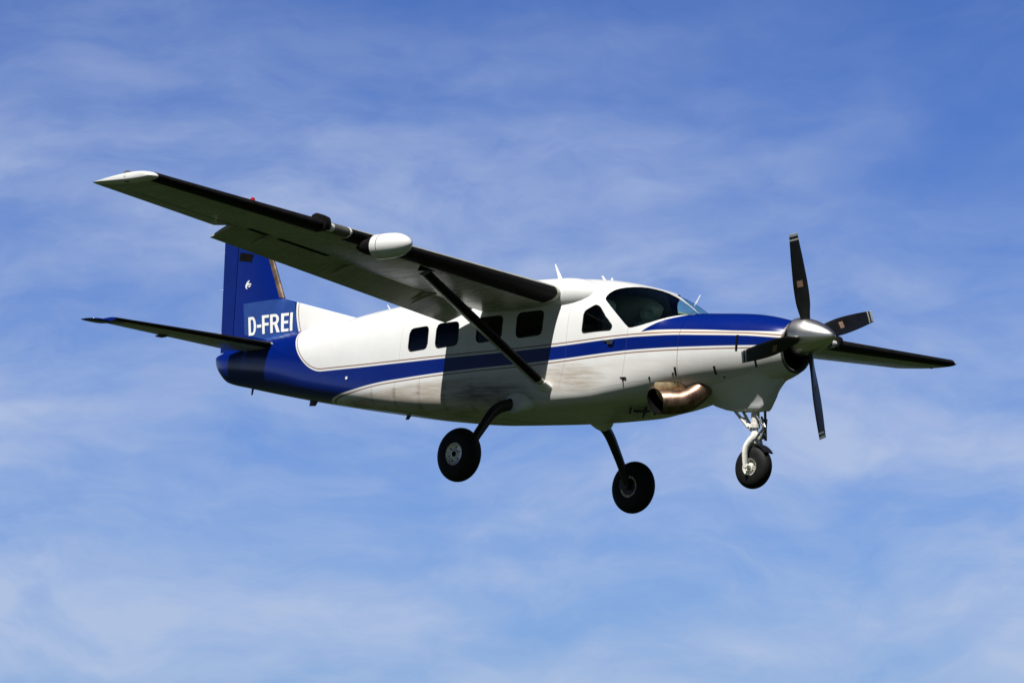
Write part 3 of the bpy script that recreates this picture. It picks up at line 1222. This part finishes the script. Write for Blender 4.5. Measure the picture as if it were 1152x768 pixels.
# dorsal fillet
bm = bmesh.new()
lp = []
for i in range(14):
    u = i / 13
    z = 0.05 + 0.745 * u
    a0 = 8.30 + (z - 0.40) / 0.39 * 1.88 if z > 0.40 else 8.30 - (0.40 - z) * 0.3
    a1 = 10.75
    tm = 0.07 + 0.09 * (1 - u) ** 5
    row_u, row_d = [], []
    for j in range(15):
        x = j / 14
        hw_ = tm * min(1.0, (x * (a1 - a0) / 1.6 + 0.0) ** 0.6) * 0.75
        row_u.append(V(a0 + (a1 - a0) * x, hw_, z))
        row_d.append(V(a0 + (a1 - a0) * x, -hw_, z))
    lp.append(row_u[::-1] + row_d[1:])
loft(bm, lp)
finish('dorsal_fin', bm, M_FIN, fin, True, 50)
# beacon
bm = bmesh.new()
pb = V(11.03, 0, 2.13)
revolve(bm, [(0.0, 0.05), (0.03, 0.05), (0.05, 0.036)], pb, Vector((0, 0, 1)), 20)
bc = finish('beacon', bm, M_WHITE, fin)
bm = bmesh.new()
revolve(bm, [(0.05, 0.036), (0.12, 0.036), (0.145, 0.028), (0.155, 0.010)], pb, Vector((0, 0, 1)), 20)
finish('beacon_lens', bm, M_RED, bc)


def on_fin(a, z, off):
    h = FIN.ray_cast(V(a, -1.5, z), Vector((0, 1, 0)))
    h2 = SKIN.ray_cast(V(a, -1.5, z), Vector((0, 1, 0)))
    return h, h2


bpy.context.view_layer.update()
dg = bpy.context.evaluated_depsgraph_get()
TAILSURF = []
for o in (fin, bpy.data.objects['dorsal_fin'], rud):
    b2 = bmesh.new()
    b2.from_mesh(o.data)
    TAILSURF.append(BVHTree.FromBMesh(b2))
    b2.free()
TAILSURF.append(SKIN)


def on_tail(a, z, off):
    best = None
    for s in TAILSURF:
        h = s.ray_cast(V(a, -2.0, z), Vector((0, 1, 0)))
        if h[0] is not None and (best is None or h[0].y < best):
            best = h[0].y
    if best is None:
        return None
    return V(a, best - off, z)


bm = bmesh.new()
patch_faces(bm, [(10.96, 0.725), (10.16, 0.785), (9.93, 0.722), (9.885, 0.6), (9.80, 0.40), (9.72, 0.20), (10.2, 0.165), (10.87, 0.275)], lambda a, z: on_tail(a, z, 0.004), 0.05)
finish('registration_panel', bm, M_PATCH, fin, True, 60)

LET = []      # convex pieces of the letters, unit height


def bar(x, x0, y0, x1, y1):
    LET.append([(x + x0, y0), (x + x1, y0), (x + x1, y1), (x + x0, y1)])


def bowl(x, o, i):
    """a bent stroke between an outer and an inner half ellipse: (straight x, centre y, rx, ry)"""
    def run(q):
        xs, cy, rx, ry = q
        return [(x + 0.19, cy + ry)] + [(x + xs + rx * math.cos(R(90 - 15 * k)), cy + ry * math.sin(R(90 - 15 * k))) for k in range(13)] + [(x + 0.19, cy - ry)]
    a_, b_ = run(o), run(i)
    for k in range(len(a_) - 1):
        LET.append([b_[k], a_[k], a_[k + 1], b_[k + 1]])


cx = 0.0
bar(cx, 0, 0, 0.19, 1)
bowl(cx, (0.34, 0.5, 0.27, 0.5), (0.32, 0.5, 0.11, 0.35))
cx += 0.68
bar(cx, 0, 0.37, 0.34, 0.53)
cx += 0.41
bar(cx, 0, 0, 0.19, 1); bar(cx, 0.19, 0.85, 0.53, 1); bar(cx, 0.19, 0.43, 0.50, 0.58)
cx += 0.61
bar(cx, 0, 0, 0.19, 1)
bowl(cx, (0.36, 0.715, 0.27, 0.285), (0.35, 0.715, 0.10, 0.14))
LET.append([(cx + 0.46, 0), (cx + 0.68, 0), (cx + 0.50, 0.45), (cx + 0.30, 0.428)])
cx += 0.77
bar(cx, 0, 0, 0.19, 1); bar(cx, 0.19, 0.85, 0.54, 1); bar(cx, 0.19, 0.43, 0.51, 0.58); bar(cx, 0.19, 0, 0.54, 0.15)
cx += 0.64
bar(cx, 0, 0, 0.19, 1)
LW = cx + 0.19
bm = bmesh.new()
for pc in LET:
    b2 = bmesh.new()
    patch_faces(b2, pc, lambda s_, t_: V(s_, 0, t_), 0.16)
    tmp = bpy.data.meshes.new('tmp')
    b2.to_mesh(tmp)
    b2.free()
    bm.from_mesh(tmp)
    bpy.data.meshes.remove(tmp)
for v in bm.verts:
    s, t_ = -v.co.x / LW, v.co.z
    a = 10.768 - 0.890 * s + 0.050 * t_
    z = 0.258 + 0.056 * s + 0.268 * t_
    v.co = on_tail(a, z, 0.009) or V(a, -0.1, z)
finish('registration_lettering', bm, M_LETTER, fin, False)
# small white bird-like mark on the fin
bm = bmesh.new()
for poly in ([(0, .45), (.12, .72), (.38, .95), (.66, 1.0), (.62, .86), (.42, .76), (.34, .62), (.62, .66), (.95, .60), (1.0, .46), (.62, .50), (.36, .42), (.30, .22), (.40, .02), (.16, .12), (.03, .28)], [(.52, .36), (.72, .40), (.96, .36), (.80, .24), (.58, .20)]):
    b2 = bmesh.new()
    patch_faces(b2, [(10.955 - 0.13 * p[0], 0.93 + 0.13 * p[1] + 0.01 * p[0]) for p in poly], lambda a, z: on_tail(a, z, 0.005), 0.06)
    tmp = bpy.data.meshes.new('tmp')
    b2.to_mesh(tmp)
    b2.free()
    bm.from_mesh(tmp)
    bpy.data.meshes.remove(tmp)
finish('fin_emblem', bm, M_LETTER, fin, False)

# tailplane
for sgn in (-1, 1):
    def tp(y):
        k = y / 2.9
        return 9.99 + 0.51 * k, 11.03 - 0.10 * k, 0.095 - 0.01 * k
    bm = bmesh.new()
    lp = []
    for i in range(13):
        y = 0.05 + 2.78 * i / 12
        l, e, z = tp(y)
        c = e - l
        f = lambda x: 5 * 0.11 * (0.2969 * math.sqrt(x) - 0.126 * x - 0.3516 * x * x + 0.2843 * x ** 3 - 0.1036 * x ** 4)
        xs = [0.62 * x for x in cosx(16)]
        th = R(3.2)
        P_ = lambda x, zz: V(l + c * x, sgn * y, z + zz * c - c * x * math.sin(th))
        lp.append([P_(x, f(x)) for x in xs][::-1] + [P_(x, -f(x)) for x in xs[1:]])
    loft(bm, lp)
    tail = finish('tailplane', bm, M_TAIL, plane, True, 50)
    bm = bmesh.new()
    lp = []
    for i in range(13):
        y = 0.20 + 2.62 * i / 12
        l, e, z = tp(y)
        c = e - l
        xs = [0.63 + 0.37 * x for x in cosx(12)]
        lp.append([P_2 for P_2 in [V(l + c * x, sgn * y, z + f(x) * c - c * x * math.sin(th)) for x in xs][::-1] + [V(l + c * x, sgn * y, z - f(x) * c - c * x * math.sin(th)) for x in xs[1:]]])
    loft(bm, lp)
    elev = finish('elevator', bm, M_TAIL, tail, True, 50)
    bm = bmesh.new()
    lp = []
    for j, (y, l2, e2, tk) in enumerate(((2.825, 10.60, 10.935, 0.15), (2.90, 10.58, 10.935, 0.14), (3.02, 10.60, 10.93, 0.12), (3.09, 10.66, 10.92, 0.09), (3.12, 10.74, 10.90, 0.05))):
        z = 0.05
        c = e2 - l2
        xs = cosx(12)
        g = lambda x: f(x) / 0.11 * tk
        lp.append([V(l2 + c * x, sgn * y, z + g(x) * c - c * x * 0.05) for x in xs][::-1] + [V(l2 + c * x, sgn * y, z - g(x) * c - c * x * 0.05) for x in xs[1:]])
    loft(bm, lp)
    finish('elevator_horn', bm, M_BLUE, elev, True, 60)
    bm = bmesh.new()
    lp = []
    for i in range(10):
        y = 0.30 + 2.535 * i / 9
        l, e, z = tp(y)
        c = e - l
        row = []
        for j in range(17):
            q = -1 + j / 8
            x = 0.11 * q * q
            zz = math.copysign(f(x), q) if q else 0
            row.append(V(l + c * x - 0.005, sgn * y, z - zz * c * 1.05 - c * x * math.sin(th)))
        lp.append(row)
    loft(bm, lp, closed=False)
    finish('deice_boot', bm, M_BOOT, tail, True, 60)
    bm = bmesh.new()
    revolve(bm, [(-0.12, 0.004), (-0.06, 0.022), (0.02, 0.028), (0.10, 0.018), (0.16, 0.004)], V(10.86, sgn * 1.62, 0.03), Vector((-1, 0, 0)), 12)
    finish('trim_tab_fairing', bm, M_BLACK, tail)

# ---------------------------------------------------------------- propeller
HUB = V(0.30, 0, 0.035)
AX = Vector((1, 0, 0))
PROP_A = 0.452
bm = bmesh.new()
prof = [(0.0, 0.004), (0.008, 0.022), (0.03, 0.048), (0.08, 0.085), (0.15, 0.128), (0.24, 0.172), (0.33, 0.205), (0.42, 0.228), (0.50, 0.240), (0.58, 0.243)]
revolve(bm, prof, V(0.005, 0, 0.038), Vector((-1, 0, 0)), 64)
spin = finish('spinner', bm, M_CHROME, plane, True, 40)
bm = bmesh.new()
revolve(bm, [(0.0, 0.236), (0.03, 0.236)], V(0.586, 0, 0.038), Vector((-1, 0, 0)), 48)
finish('spinner_backplate', bm, M_STEEL, spin)
PHI = -19.8
RB = 1.325
for k in range(4):
    ph = R(PHI + 90 * k)
    rad = Vector((0, math.sin(ph), math.cos(ph)))
    tan = Vector((0, math.cos(ph), -math.sin(ph)))     # direction of travel (anticlockwise seen from behind)
    def blade_sec(u, off=0.0, cs=1.0):
        r = 0.16 + (RB - 0.16) * u
        ch = pchip([0, 0.10, 0.25, 0.45, 0.7, 0.9, 1.0], [0.11, 0.14, 0.205, 0.225, 0.205, 0.17, 0.15], u) * cs
        th = pchip([0, 0.1, 0.25, 0.5, 1.0], [0.10, 0.085, 0.048, 0.026, 0.010], u)
        beta = R(pchip([0, 0.3, 0.6, 1.0], [34, 22, 12, 6], u))
        cd = tan * math.cos(beta) + AX * math.sin(beta)
        nd = AX * math.cos(beta) - tan * math.sin(beta)
        c0 = V(PROP_A, 0, 0.038) + rad * r
        lp = []
        for q in range(24):
            t_ = 2 * math.pi * q / 24
            x = math.cos(t_)
            zz = math.sin(t_)
            lp.append(c0 + cd * (x * ch / 2) + nd * (th / 2 * zz * (0.75 + 0.25 * x) + off * math.copysign(1, zz if abs(zz) > 1e-6 else 1)))
        return lp
    def blade_piece(name, us, m_, parent, off=0.0, cs=1.0, endround=False):
        bm = bmesh.new()
        loft(bm, [blade_sec(u, off, cs) for u in us])
        return finish(name, bm, m_, parent, True, 50)
    us = [i / 24 for i in range(25)]
    bl = blade_piece('propeller_blade', us, M_BLACK, spin)
    blade_piece('tip_stripe', [0.925, 0.935, 0.945], M_TIPGREY, bl, 0.0015, 1.02)
    blade_piece('tip_stripe', [0.972, 0.985, 1.001], M_TIPGREY, bl, 0.0015, 1.02)
    # small tan decal on the front face
    bm = bmesh.new()
    rows = []
    for u in (0.415, 0.45, 0.485):
        s_ = blade_sec(u, 0.002)
        rows.append([bm.verts.new(s_[q]) for q in range(5, 9)])
    for r0, r1 in zip(rows[:-1], rows[1:]):
        for q in range(3):
            bm.faces.new((r0[q], r0[q + 1], r1[q + 1], r1[q]))
    finish('blade_decal', bm, M_DECAL, bl)

# ---------------------------------------------------------------- exhaust
bm = bmesh.new()
path = smooth_path([V(1.86, -0.27, -0.58), V(1.89, -0.39, -0.73), V(2.00, -0.49, -0.835), V(2.17, -0.575, -0.865), V(2.35, -0.67, -0.862)], 7)
n = 28
end_n = Vector((-0.34, -0.91, -0.22)).normalized()
lo_, li_ = [], []
for i, p in enumerate(path):
    d = path[min(i + 1, len(path) - 1)] - path[max(i - 1, 0)]
    s, u = frame(d)
    rr = 0.125 + 0.040 * (i / (len(path) - 1)) ** 0.8
    ring_o, ring_i = [], []
    for q in range(n):
        e = s * math.cos(2 * math.pi * q / n) + u * math.sin(2 * math.pi * q / n)
        for rg_, ls in ((rr, ring_o), (rr - 0.012, ring_i)):
            x = p + e * rg_
            if i >= len(path) - 7:
                w = (i - (len(path) - 7)) / 6
                x = x - d.normalized() * (w * ((x - p).dot(end_n)) / d.normalized().dot(end_n))
            ls.append(x)
    lo_.append(ring_o)
    li_.append(ring_i)
loft(bm, lo_, False, False)
loft(bm, [[p for p in lo_[-1]]] + li_[::-1], False, False, mi=1)
bmesh.ops.remove_doubles(bm, verts=bm.verts, dist=0.0001)
loft(bm, [[p.copy() for p in li_[-9]], [p + Vector((0.004, 0, 0)) for p in li_[-9]]], True, True, mi=1)
exh = finish('exhaust_stack', bm, [M_EXH, M_DARK], plane, True, 50)
bm = bmesh.new()
patch_faces(bm, rounded([(2.39, -0.61), (2.06, -0.60), (1.95, -0.73), (2.40, -0.755)], 0.03), lambda a, z: on_skin(V(a, -2, z), Vector((0, 1, 0)), 0.006 + 0.10 * max(0.0, (-0.605 - z) / 0.15)), 0.06)
finish('heat_shield', bm, mat('tan_heat_shield', (0.60, 0.47, 0.28), 0.45, metal=0.1, var=0.35, vscale=14.0), exh)

# ---------------------------------------------------------------- landing gear
def wheel(c, rad, wid, rim_r, parent, name, outer):
    bm = bmesh.new()
    prof = []
    for i in range(25):
        t_ = math.pi * i / 24
        x = -math.cos(t_)
        zz = math.sin(t_) ** 0.62
        prof.append((x * wid / 2, rim_r + (rad - rim_r) * zz))
    prof = [(-wid / 2 * 0.80, rim_r * 0.97)] + prof + [(wid / 2 * 0.80, rim_r * 0.97), (-wid / 2 * 0.80, rim_r * 0.97)]
    revolve(bm, prof, c, Vector((0, 1, 0)), 56, False)
    bmesh.ops.remove_doubles(bm, verts=bm.verts, dist=0.0002)
    w = finish(name, bm, M_TYRE, parent, True, 40)
    for s in (-1, 1):
        bm = bmesh.new()
        h = wid / 2
        dish = 0.80 if name == 'main_wheel' else 0.35
        revolve(bm, [(0.2 * h, rim_r * 0.99), (0.86 * h, rim_r * 0.99), (0.90 * h, rim_r * 0.95), (0.87 * h, rim_r * 0.88), (dish * h, rim_r * 0.78), (dish * h - 0.002, rim_r * 0.46), (0.84 * h, rim_r * 0.40), (0.86 * h, rim_r * 0.30), (0.86 * h, 0.004)], c, Vector((0, s, 0)), 40)
        rim = finish('wheel_rim', bm, M_RIM if name == 'main_wheel' else M_NOSEGEAR, w, True, 30)
        bm = bmesh.new()
        revolve(bm, [(0.80 * h, rim_r * 0.24), (0.885 * h, rim_r * 0.24), (0.89 * h, rim_r * 0.20), (0.89 * h, 0.003)], c, Vector((0, s, 0)), 20)
        finish('hub_cap', bm, M_DARK, rim)
        for i in range(6):
            bm = bmesh.new()
            an = 2 * math.pi * i / 6 + 0.3
            pc = c + Vector((math.cos(an) * rim_r * 0.60, 0, math.sin(an) * rim_r * 0.60))
            revolve(bm, [(0.76 * h, rim_r * 0.085), (0.795 * h, rim_r * 0.085), (0.796 * h, 0.002)], pc, Vector((0, s, 0)), 12)
            finish('wheel_bolt', bm, M_DARK, rim)
    return w


for sgn in (-1, 1):
    bm = bmesh.new()
    pts = smooth_path([V(4.62, sgn * 0.50, -0.80), V(4.70, sgn * 0.80, -0.885), V(4.75, sgn * 1.01, -0.955), V(4.77, sgn * 1.16, -1.06), V(4.77, sgn * 1.30, -1.235), V(4.77, sgn * 1.45, -1.44), V(4.77, sgn * 1.58, -1.66)], 6)
    k = len(pts) - 1
    tube(bm, pts, [0.090 - 0.036 * i / k for i in range(k + 1)], 20, True, (0.85, 1.0))
    leg = finish('main_gear_leg', bm, M_GEAR, plane, True, 60)
    bm = bmesh.new()
    lp = []
    for u, r_ in ((0.0, 0.10), (0.10, 0.16), (0.22, 0.17), (0.32, 0.145), (0.40, 0.118)):
        c_ = V(4.52 + 0.35 * u, sgn * (0.60 + 0.75 * u), -0.74 - 0.42 * u)
        lp.append([c_ + V(1.5 * r_ * math.cos(q * math.pi / 12), 0, 0) + V(0, 0, r_ * math.sin(q * math.pi / 12)) for q in range(24)])
    loft(bm, lp)
    finish('leg_fairing', bm, M_WHITE, leg, True, 60)
    bm = bmesh.new()
    tube(bm, [V(4.77, sgn * 1.54, -1.685), V(4.77, sgn * 1.70, -1.685)], 0.045, 16)
    box(bm, V(4.86, sgn * 1.60, -1.66), 0.10, 0.05, 0.12)
    revolve(bm, [(0, 0.115), (0.03, 0.115)], V(4.77, sgn * 1.61, -1.685), Vector((0, sgn, 0)), 24)
    finish('brake', bm, M_GEAR, leg)
    bm = bmesh.new()
    hp = [p + Vector((-0.075 + 0.03 * i / k, 0, -0.02)) for i, p in enumerate(pts)][6:-3]
    tube(bm, hp, 0.009, 8)
    finish('brake_hose', bm, M_STEEL, leg)
    wheel(V(4.766, sgn * 1.713, -1.685), 0.357, 0.235, 0.155, leg, 'main_wheel', sgn)

# nose gear: fairing under the cowling, oleo, fork, drag link, wheel
bm = bmesh.new()
lp = []
for a, hb, zb in ((0.80, 0.02, -0.50), (0.88, 0.05, -0.60), (0.96, 0.09, -0.74), (1.03, 0.095, -0.87), (1.07, 0.105, -0.905), (1.2, 0.12, -0.91), (1.45, 0.125, -0.915), (1.65, 0.125, -0.905), (1.82, 0.12, -0.86), (1.98, 0.11, -0.79), (2.2, 0.10, -0.73)):
    z_t, z_b, h_w, z_c, n_u, n_l = stat(a)
    zt_ = z_c + (z_b - z_c) * 0.72
    ht = h_w * (1 - 0.72 ** n_l) ** (1 / n_l) * 0.99
    half = [(0.0, zb), (hb * 0.6, zb), (hb * 0.9, zb + 0.004), (hb, zb + 0.02)]
    for q in range(1, 11):
        t_ = q / 10
        half.append((hb + (ht - hb) * t_ ** 1.35, zb + 0.02 + (zt_ - zb - 0.02) * t_))
    row = [V(a, p[0], p[1]) for p in half] + [V(a, -p[0], p[1]) for p in half[:0:-1]]
    lp.append(row)
loft(bm, lp)
finish('nose_gear_fairing', bm, M_WHITE, plane, True, 60)
ngt = V(1.23, 0, -0.86)
ngb = V(1.19, 0, -1.38)
bm = bmesh.new()
tube(bm, [ngt, ngt.lerp(ngb, 0.45)], 0.055, 20)
tube(bm, [ngt.lerp(ngb, 0.40), ngt.lerp(ngb, 0.64)], 0.040, 20)
tube(bm, smooth_path([ngt.lerp(ngb, 0.60), ngt.lerp(ngb, 0.72), ngt.lerp(ngb, 0.86), ngt.lerp(ngb, 1.0)], 3), [0.045, 0.050, 0.055, 0.058, 0.060, 0.062, 0.062, 0.060, 0.056, 0.05], 20)
revolve(bm, [(0, 0.068), (0.05, 0.068)], ngt.lerp(ngb, 0.42), Vector((0, 0, -1)), 20)
oleo = finish('nose_gear_strut', bm, M_NOSEGEAR, plane, True, 40)
bm = bmesh.new()
tube(bm, [ngt.lerp(ngb, 0.52), ngt.lerp(ngb, 0.80)], 0.0415, 20)
finish('chrome_piston', bm, M_CHROME, oleo)
bm = bmesh.new()
for s in (-1, 1):
    fp = smooth_path([V(1.19, s * 0.02, -1.25), V(1.20, s * 0.085, -1.31), V(1.215, s * 0.146, -1.41), V(1.205, s * 0.158, -1.53), V(1.185, s * 0.155, -1.66)], 6)
    tube(bm, fp, [0.060 - 0.025 * i / (len(fp) - 1) for i in range(len(fp))], 14, True, (0.7, 1.1), ref=Vector((0, 1, 0)))
tube(bm, [V(1.182, -0.168, -1.633), V(1.182, 0.168, -1.633)], 0.030, 14)
finish('wheel_fork', bm, M_NOSEGEAR, oleo, True, 60)
bm = bmesh.new()
for s in (-1, 1):
    tube(bm, [V(1.55, s * 0.10, -0.86), V(1.30, s * 0.04, -1.12)], 0.020, 10)
tube(bm, [V(1.42, -0.07, -1.0), V(1.42, 0.07, -1.0)], 0.014, 8)
tube(bm, [V(1.36, 0, -1.06), V(1.24, 0, -1.16)], 0.032, 10)
finish('drag_link', bm, M_NOSEGEAR, oleo, True, 60)
bm = bmesh.new()
for s in (-1, 1):
    tube(bm, [V(1.16, s * 0.05, -0.98), V(1.05, s * 0.015, -1.12)], 0.016, 8)
    tube(bm, [V(1.05, s * 0.015, -1.12), V(1.15, s * 0.05, -1.28)], 0.016, 8)
finish('torque_link', bm, M_STEEL, oleo, True, 60)
bm = bmesh.new()
box(bm, V(1.14, 0.10, -1.13), 0.05, 0.04, 0.26)
tube(bm, [V(1.12, 0.06, -0.88), V(1.10, 0.10, -1.28)], 0.018, 10)
finish('steering_damper', bm, M_GREY, oleo)
bm = bmesh.new()
lp = []
for i in range(9):
    t_ = R(38 + 60 * i / 8)
    lp.append([V(1.182 - 0.306 * math.cos(t_), s, -1.633 + 0.306 * math.sin(t_)) for s in (-0.08, 0.08)] + [V(1.182 - 0.290 * math.cos(t_), s, -1.633 + 0.290 * math.sin(t_)) for s in (0.08, -0.08)])
loft(bm, lp)
finish('mud_scraper', bm, M_BLACK, oleo)
wheel(V(1.182, 0, -1.633), 0.280, 0.195, 0.120, oleo, 'nose_wheel', 0)

# ---------------------------------------------------------------- antennas, handles and small fittings
def blade_antenna(p0, p1, c0, c1, m_=M_LETTER, name='blade_antenna'):
    bm = bmesh.new()
    loops = []
    for p, c in ((p0, c0), (p0.lerp(p1, 0.3), c0 * 0.6 + c1 * 0.4), (p1, c1)):
        loops.append([p + V(c / 2 * math.cos(q * math.pi / 8), c * 0.09 * math.sin(q * math.pi / 8), 0) for q in range(16)])
    loft(bm, loops)
    return finish(name, bm, m_, fus)


blade_antenna(V(4.52, -0.30, 0.78), V(4.68, -0.30, 1.06), 0.11, 0.018)
blade_antenna(V(4.00, 0.0, 0.83), V(4.09, 0.0, 0.93), 0.06, 0.03)
blade_antenna(V(3.90, 0.0, 0.83), V(3.91, 0.0, 0.895), 0.05, 0.035)
blade_antenna(V(7.97, 0.0, 0.52), V(8.09, 0.0, 0.645), 0.045, 0.018)
blade_antenna(V(2.84, 0.50, 0.60), V(2.77, 0.50, 0.715), 0.03, 0.02, name='temperature_probe')
blade_antenna(V(9.36, 0.0, -0.66), V(9.40, 0.0, -0.755), 0.20, 0.13, M_BLACK)
blade_antenna(V(7.44, 0.0, -0.86), V(7.50, 0.0, -0.965), 0.12, 0.07, M_BLACK)
blade_antenna(V(10.65, 0.0, -0.48), V(10.66, 0.0, -0.585), 0.05, 0.035, M_BLACK, 'tie_down_ring')
bm = bmesh.new()
for a, y, h in ((3.02, -0.12, 0.14), (2.92, -0.2, 0.09), (3.10, -0.3, 0.10), (2.86, -0.08, 0.08)):
    tube(bm, [V(a, y, -0.86), V(a + 0.02, y, -0.91 - h * 0.6)], 0.014, 8)
box(bm, V(3.0, -0.2, -0.92), 0.26, 0.05, 0.03)
finish('drain_pipes', bm, M_BLACK, fus)
# handle of the crew door, cowling latches, step and vent
bm = bmesh.new()
p = on_skin(V(3.10, -2, -0.085), Vector((0, 1, 0)), 0.012)
box(bm, p, 0.17, 0.016, 0.022)
box(bm, p + V(-0.03, -0.008, -0.03), 0.09, 0.012, 0.028)
finish('door_handle', bm, M_STEEL, fus)
bm = bmesh.new()
p = on_skin(V(2.83, -2, -0.565), Vector((0, 1, 0)), 0.006)
box(bm, p, 0.10, 0.012, 0.012)
box(bm, p + V(0, 0, -0.03), 0.015, 0.012, 0.05)
finish('cowl_latch', bm, M_BLACK, fus)
for a, z, h in ((2.08, -0.42, 0.10), (1.54, -0.395, 0.10), (0.97, -0.30, 0.09)):
    bm = bmesh.new()
    p = on_skin(V(a, -2, z), Vector((0, 1, 0)), 0.003)
    p2 = on_skin(V(a, -2, z - h), Vector((0, 1, 0)), 0.003)
    tube(bm, [p, p2], 0.016, 8, True, (1, 1))
    finish('cowl_hinge', bm, M_BLACK, cowl)
for a, z in ((2.45, -0.56), (2.12, -0.50), (1.45, -0.52)):
    bm = bmesh.new()
    p = on_skin(V(a, -2, z), Vector((0, 1, 0)), 0.002)
    revolve(bm, [(-0.01, 0.016), (0.002, 0.016)], p, Vector((0, -1, 0)), 12)
    finish('cowl_fastener', bm, M_BLACK, cowl)
# side louvre on the cowling: a dark step behind which the panel stands in
bm = bmesh.new()
patch_faces(bm, [(1.235, 0.005), (1.20, 0.005), (1.205, -0.20), (1.235, -0.20)], lambda a, z: on_skin(V(a, -2, z), Vector((0, 1, 0)), 0.004), 0.05)
patch_faces_bm = bm
finish('cowl_vent', bm, M_DARK, cowl)
bm = bmesh.new()
p = on_skin(V(8.10, -2, -0.47), Vector((0, 1, 0)), 0.004)
revolve(bm, [(-0.01, 0.022), (0.004, 0.022)], p, Vector((0, -1, 0)), 14)
finish('static_port', bm, M_LETTER, fus)
